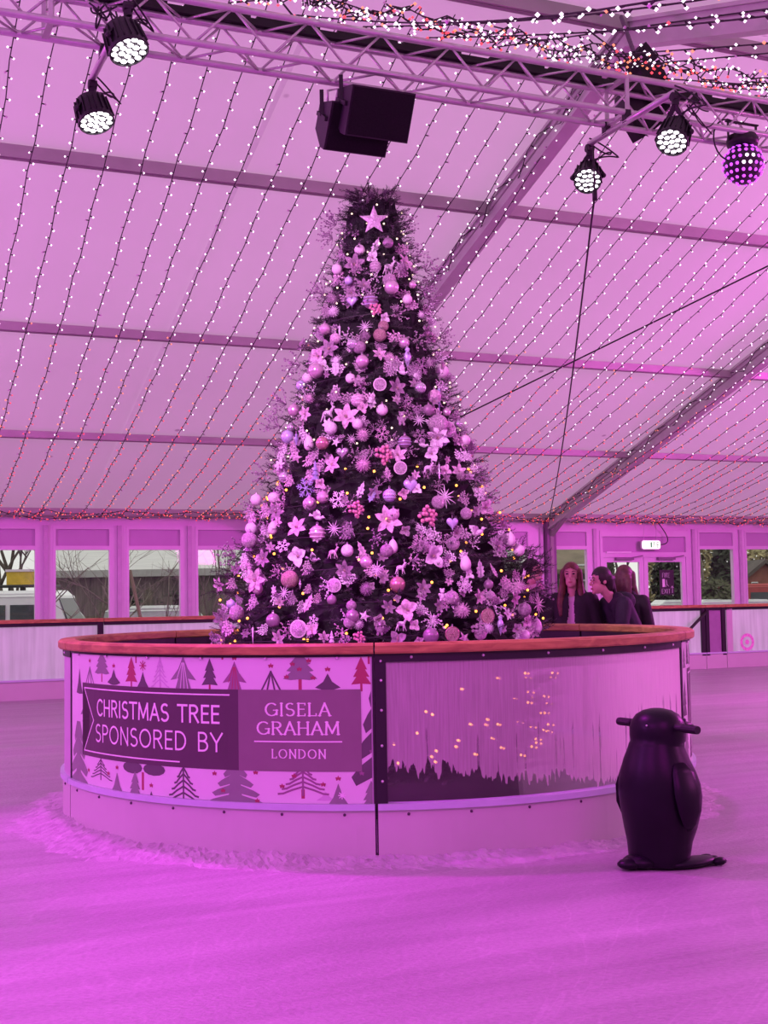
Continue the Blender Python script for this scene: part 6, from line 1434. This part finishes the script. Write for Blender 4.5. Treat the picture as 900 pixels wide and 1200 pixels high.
# houses
def house(label, px0, px1, Y, py_r, py_e, wallc, roofc, wins_, gable=False):
    a, b = at(px0, py_e, Y), at(px1, py_e, Y); zr = at((px0 + px1) / 2, py_r, Y).z; cx = (a.x + b.x) / 2; e = empty('brick_house', Vector((cx, Y, GZ)), label, 'house', 'houses outside')
    m = MB(); m.box((cx, Y + 3, (GZ + a.z) / 2), (b.x - a.x, 6, a.z - GZ)); 
    if gable: m.poly([(a.x, Y, a.z), (b.x, Y, a.z), (cx, Y, zr)], (0, 6, 0))
    m.build('brick_wall', wallc, e); m = MB()
    if gable:
        for g, q in ((-1, a), (1, b)): m.poly([(q.x + g * .3, Y - .3, a.z - .2), (cx, Y - .3, zr), (cx, Y - .3, zr + .2), (q.x + g * .3, Y - .3, a.z)], (0, 6.6, 0))
    else: m.poly([(a.x - .4, Y - .5, a.z - .1), (a.x - .4, Y - .5, a.z + .1), (a.x - .4, Y + 3, zr), (a.x - .4, Y + 6.5, a.z)], (b.x - a.x + .8, 0, 0))
    m.build('tiled_roof', roofc, e)
    for x0, y0, x1, y1 in wins_:
        p, q = at(x0, y0, Y), at(x1, y1, Y); m = MB(); m.box(((p.x + q.x) / 2, Y - .03, (p.z + q.z) / 2), (q.x - p.x, .12, p.z - q.z)); f = m.build('window_frame', carw, e)
        w, h = (q.x - p.x) * .42, (p.z - q.z) * .8
        for g in (-1, 1): m = MB(); m.box(((p.x + q.x) / 2 + g * w * .54, Y - .10, (p.z + q.z) / 2), (w, .04, h)); m.build('pane', carg, f)
brick_g = mat('grey_green_brick', (.17, .17, .13), .9, var=.25, scale=2); brick_r = mat('red_brick', (.26, .10, .075), .9, var=.3, scale=2); tile_b = mat('brown_roof_tiles', (.20, .16, .11), .9, var=.25, scale=1.2); tile_d = mat('dark_roof_tiles', (.09, .075, .065), .9, var=.25, scale=1.5)
house('grey brick house with brown tiled roof behind the long haired woman', 600, 694, 58, 636, 671, brick_g, tile_b, [(676, 661, 689, 681), (655, 678, 662, 688)])
house('small red brick cottage with dark gable roof in the rightmost window', 868, 925, 62, 660, 684, brick_r, tile_d, [(880, 682, 888, 692)], True)
xr = at(884, 695, 45).x; car('small red van in front of the red cottage', xr, 45, 3.4, at(884, 684, 45).z - GZ, carr, hood=False, name='red_van')

# ================================================================== LIGHT
wd = bpy.data.worlds.new('world'); SC.world = wd; wd.use_nodes = True
N, L = wd.node_tree.nodes, wd.node_tree.links
bgn = N['Background']; tcw = N.new('ShaderNodeTexCoord'); nz_ = N.new('ShaderNodeTexNoise'); nz_.inputs['Scale'].default_value = 2.2; nz_.inputs['Detail'].default_value = 5
crw = N.new('ShaderNodeValToRGB'); crw.color_ramp.elements[0].position = .3; crw.color_ramp.elements[1].position = .7
crw.color_ramp.elements[0].color = (.62, .62, .60, 1); crw.color_ramp.elements[1].color = (.92, .90, .84, 1)
L.new(tcw.outputs['Generated'], nz_.inputs['Vector']); L.new(nz_.outputs['Fac'], crw.inputs['Fac']); L.new(crw.outputs['Color'], bgn.inputs['Color']); bgn.inputs['Strength'].default_value = 1.25
def area(name, loc, tgt, size, col, e, sy=None):
    l = bpy.data.lights.new(name, 'AREA'); l.energy = e; l.color = col; l.size = size
    if sy: l.shape = 'RECTANGLE'; l.size_y = sy
    o = bpy.data.objects.new(name, l); COL.objects.link(o); o.location = loc
    o.rotation_euler = (Vector(tgt) - Vector(loc)).to_track_quat('-Z', 'Y').to_euler(); return o
# added unseen fill lamps; only the spotlight beams come from lamps on the truss
def spot(name, loc, tgt, ang, col, e, blend=.6, size=.12):
    l = bpy.data.lights.new(name, 'SPOT'); l.energy = e; l.color = col; l.spot_size = rad(ang); l.spot_blend = blend; l.shadow_soft_size = size
    o = bpy.data.objects.new(name, l); COL.objects.link(o); o.location = loc
    o.rotation_euler = (Vector(tgt) - Vector(loc)).to_track_quat('-Z', 'Y').to_euler(); return o
area('ice_fill_left', (-2.6, 2.6, 3.9), (-1.6, 4.6, 0), 2.4, (.84, .02, .94), 125)  # unseen lamp added to colour the near ice on the left
area('ice_fill_right', (2.2, 2.6, 3.9), (2.0, 4.6, 0), 2.4, (.96, .02, .94), 112)  # unseen lamp added to colour the near ice on the right
area('ring_side_fill', W(-6, 14, 4.6), W(2, 13, 0), 2.5, (.76, .06, 1.0), 230)  # added lamp without a fixture, tints the ring's left side
area('far_right_fill', W(17, 12, 5.0), W(11, 8, .2), 2.2, (1.0, .08, .88), 900)  # added lamp that lifts the far right ice
area('far_left_fill', W(-5, 8, 4.3), W(2.5, 8.5, 0), 2.2, (.95, .08, .92), 420)  # added lamp that lifts the far left ice
for nm, p, t, e in (('left_lower', (110, 150), W(2.0, 14.5, 0), 420), ('left_upper', (147, 68), W(3.2, 17, 0), 420), ('right_lower', (689, 230), W(8.0, 15, 0), 380), ('right_upper', (790, 182), W(9.5, 16.5, 0), 380)):
    spot('spotlight_beam_' + nm, inplane(p[0], p[1], VT + .1), t, 70, (.90, .02, 1.0), e)
for u in (2.5, 7.5, 12.5, 17.5): spot('far_wall_fill', W(u, 9.5, 3.4), W(u, 0, 1.55), 46, (1.0, .08, .84), 170, .5)  # added spots to brighten the far wall frames, no fixtures there
area('ring_right_fill', W(11, 19.5, 3.4), RC + Vector((1.2, -1.8, .5)), 1.6, (1.0, .14, .84), 130)  # added lamp that brightens the ring's right side
spot('tree_front_fill', W(-.5, 17.5, 4.6), TAX + Vector((0, 0, 2.5)), 36, (1.0, .52, .92), 1350, .4, .12)  # added spot that brightens the tree decorations from the front
SC.view_settings.view_transform = 'Standard'
SC.view_settings.look = 'None'
SC.view_settings.exposure = 0
SC.cycles.use_denoising = True
SC.cycles.max_bounces = 6; SC.cycles.transparent_max_bounces = 16; SC.cycles.diffuse_bounces = 3
SC.cycles.caustics_reflective = False; SC.cycles.caustics_refractive = False
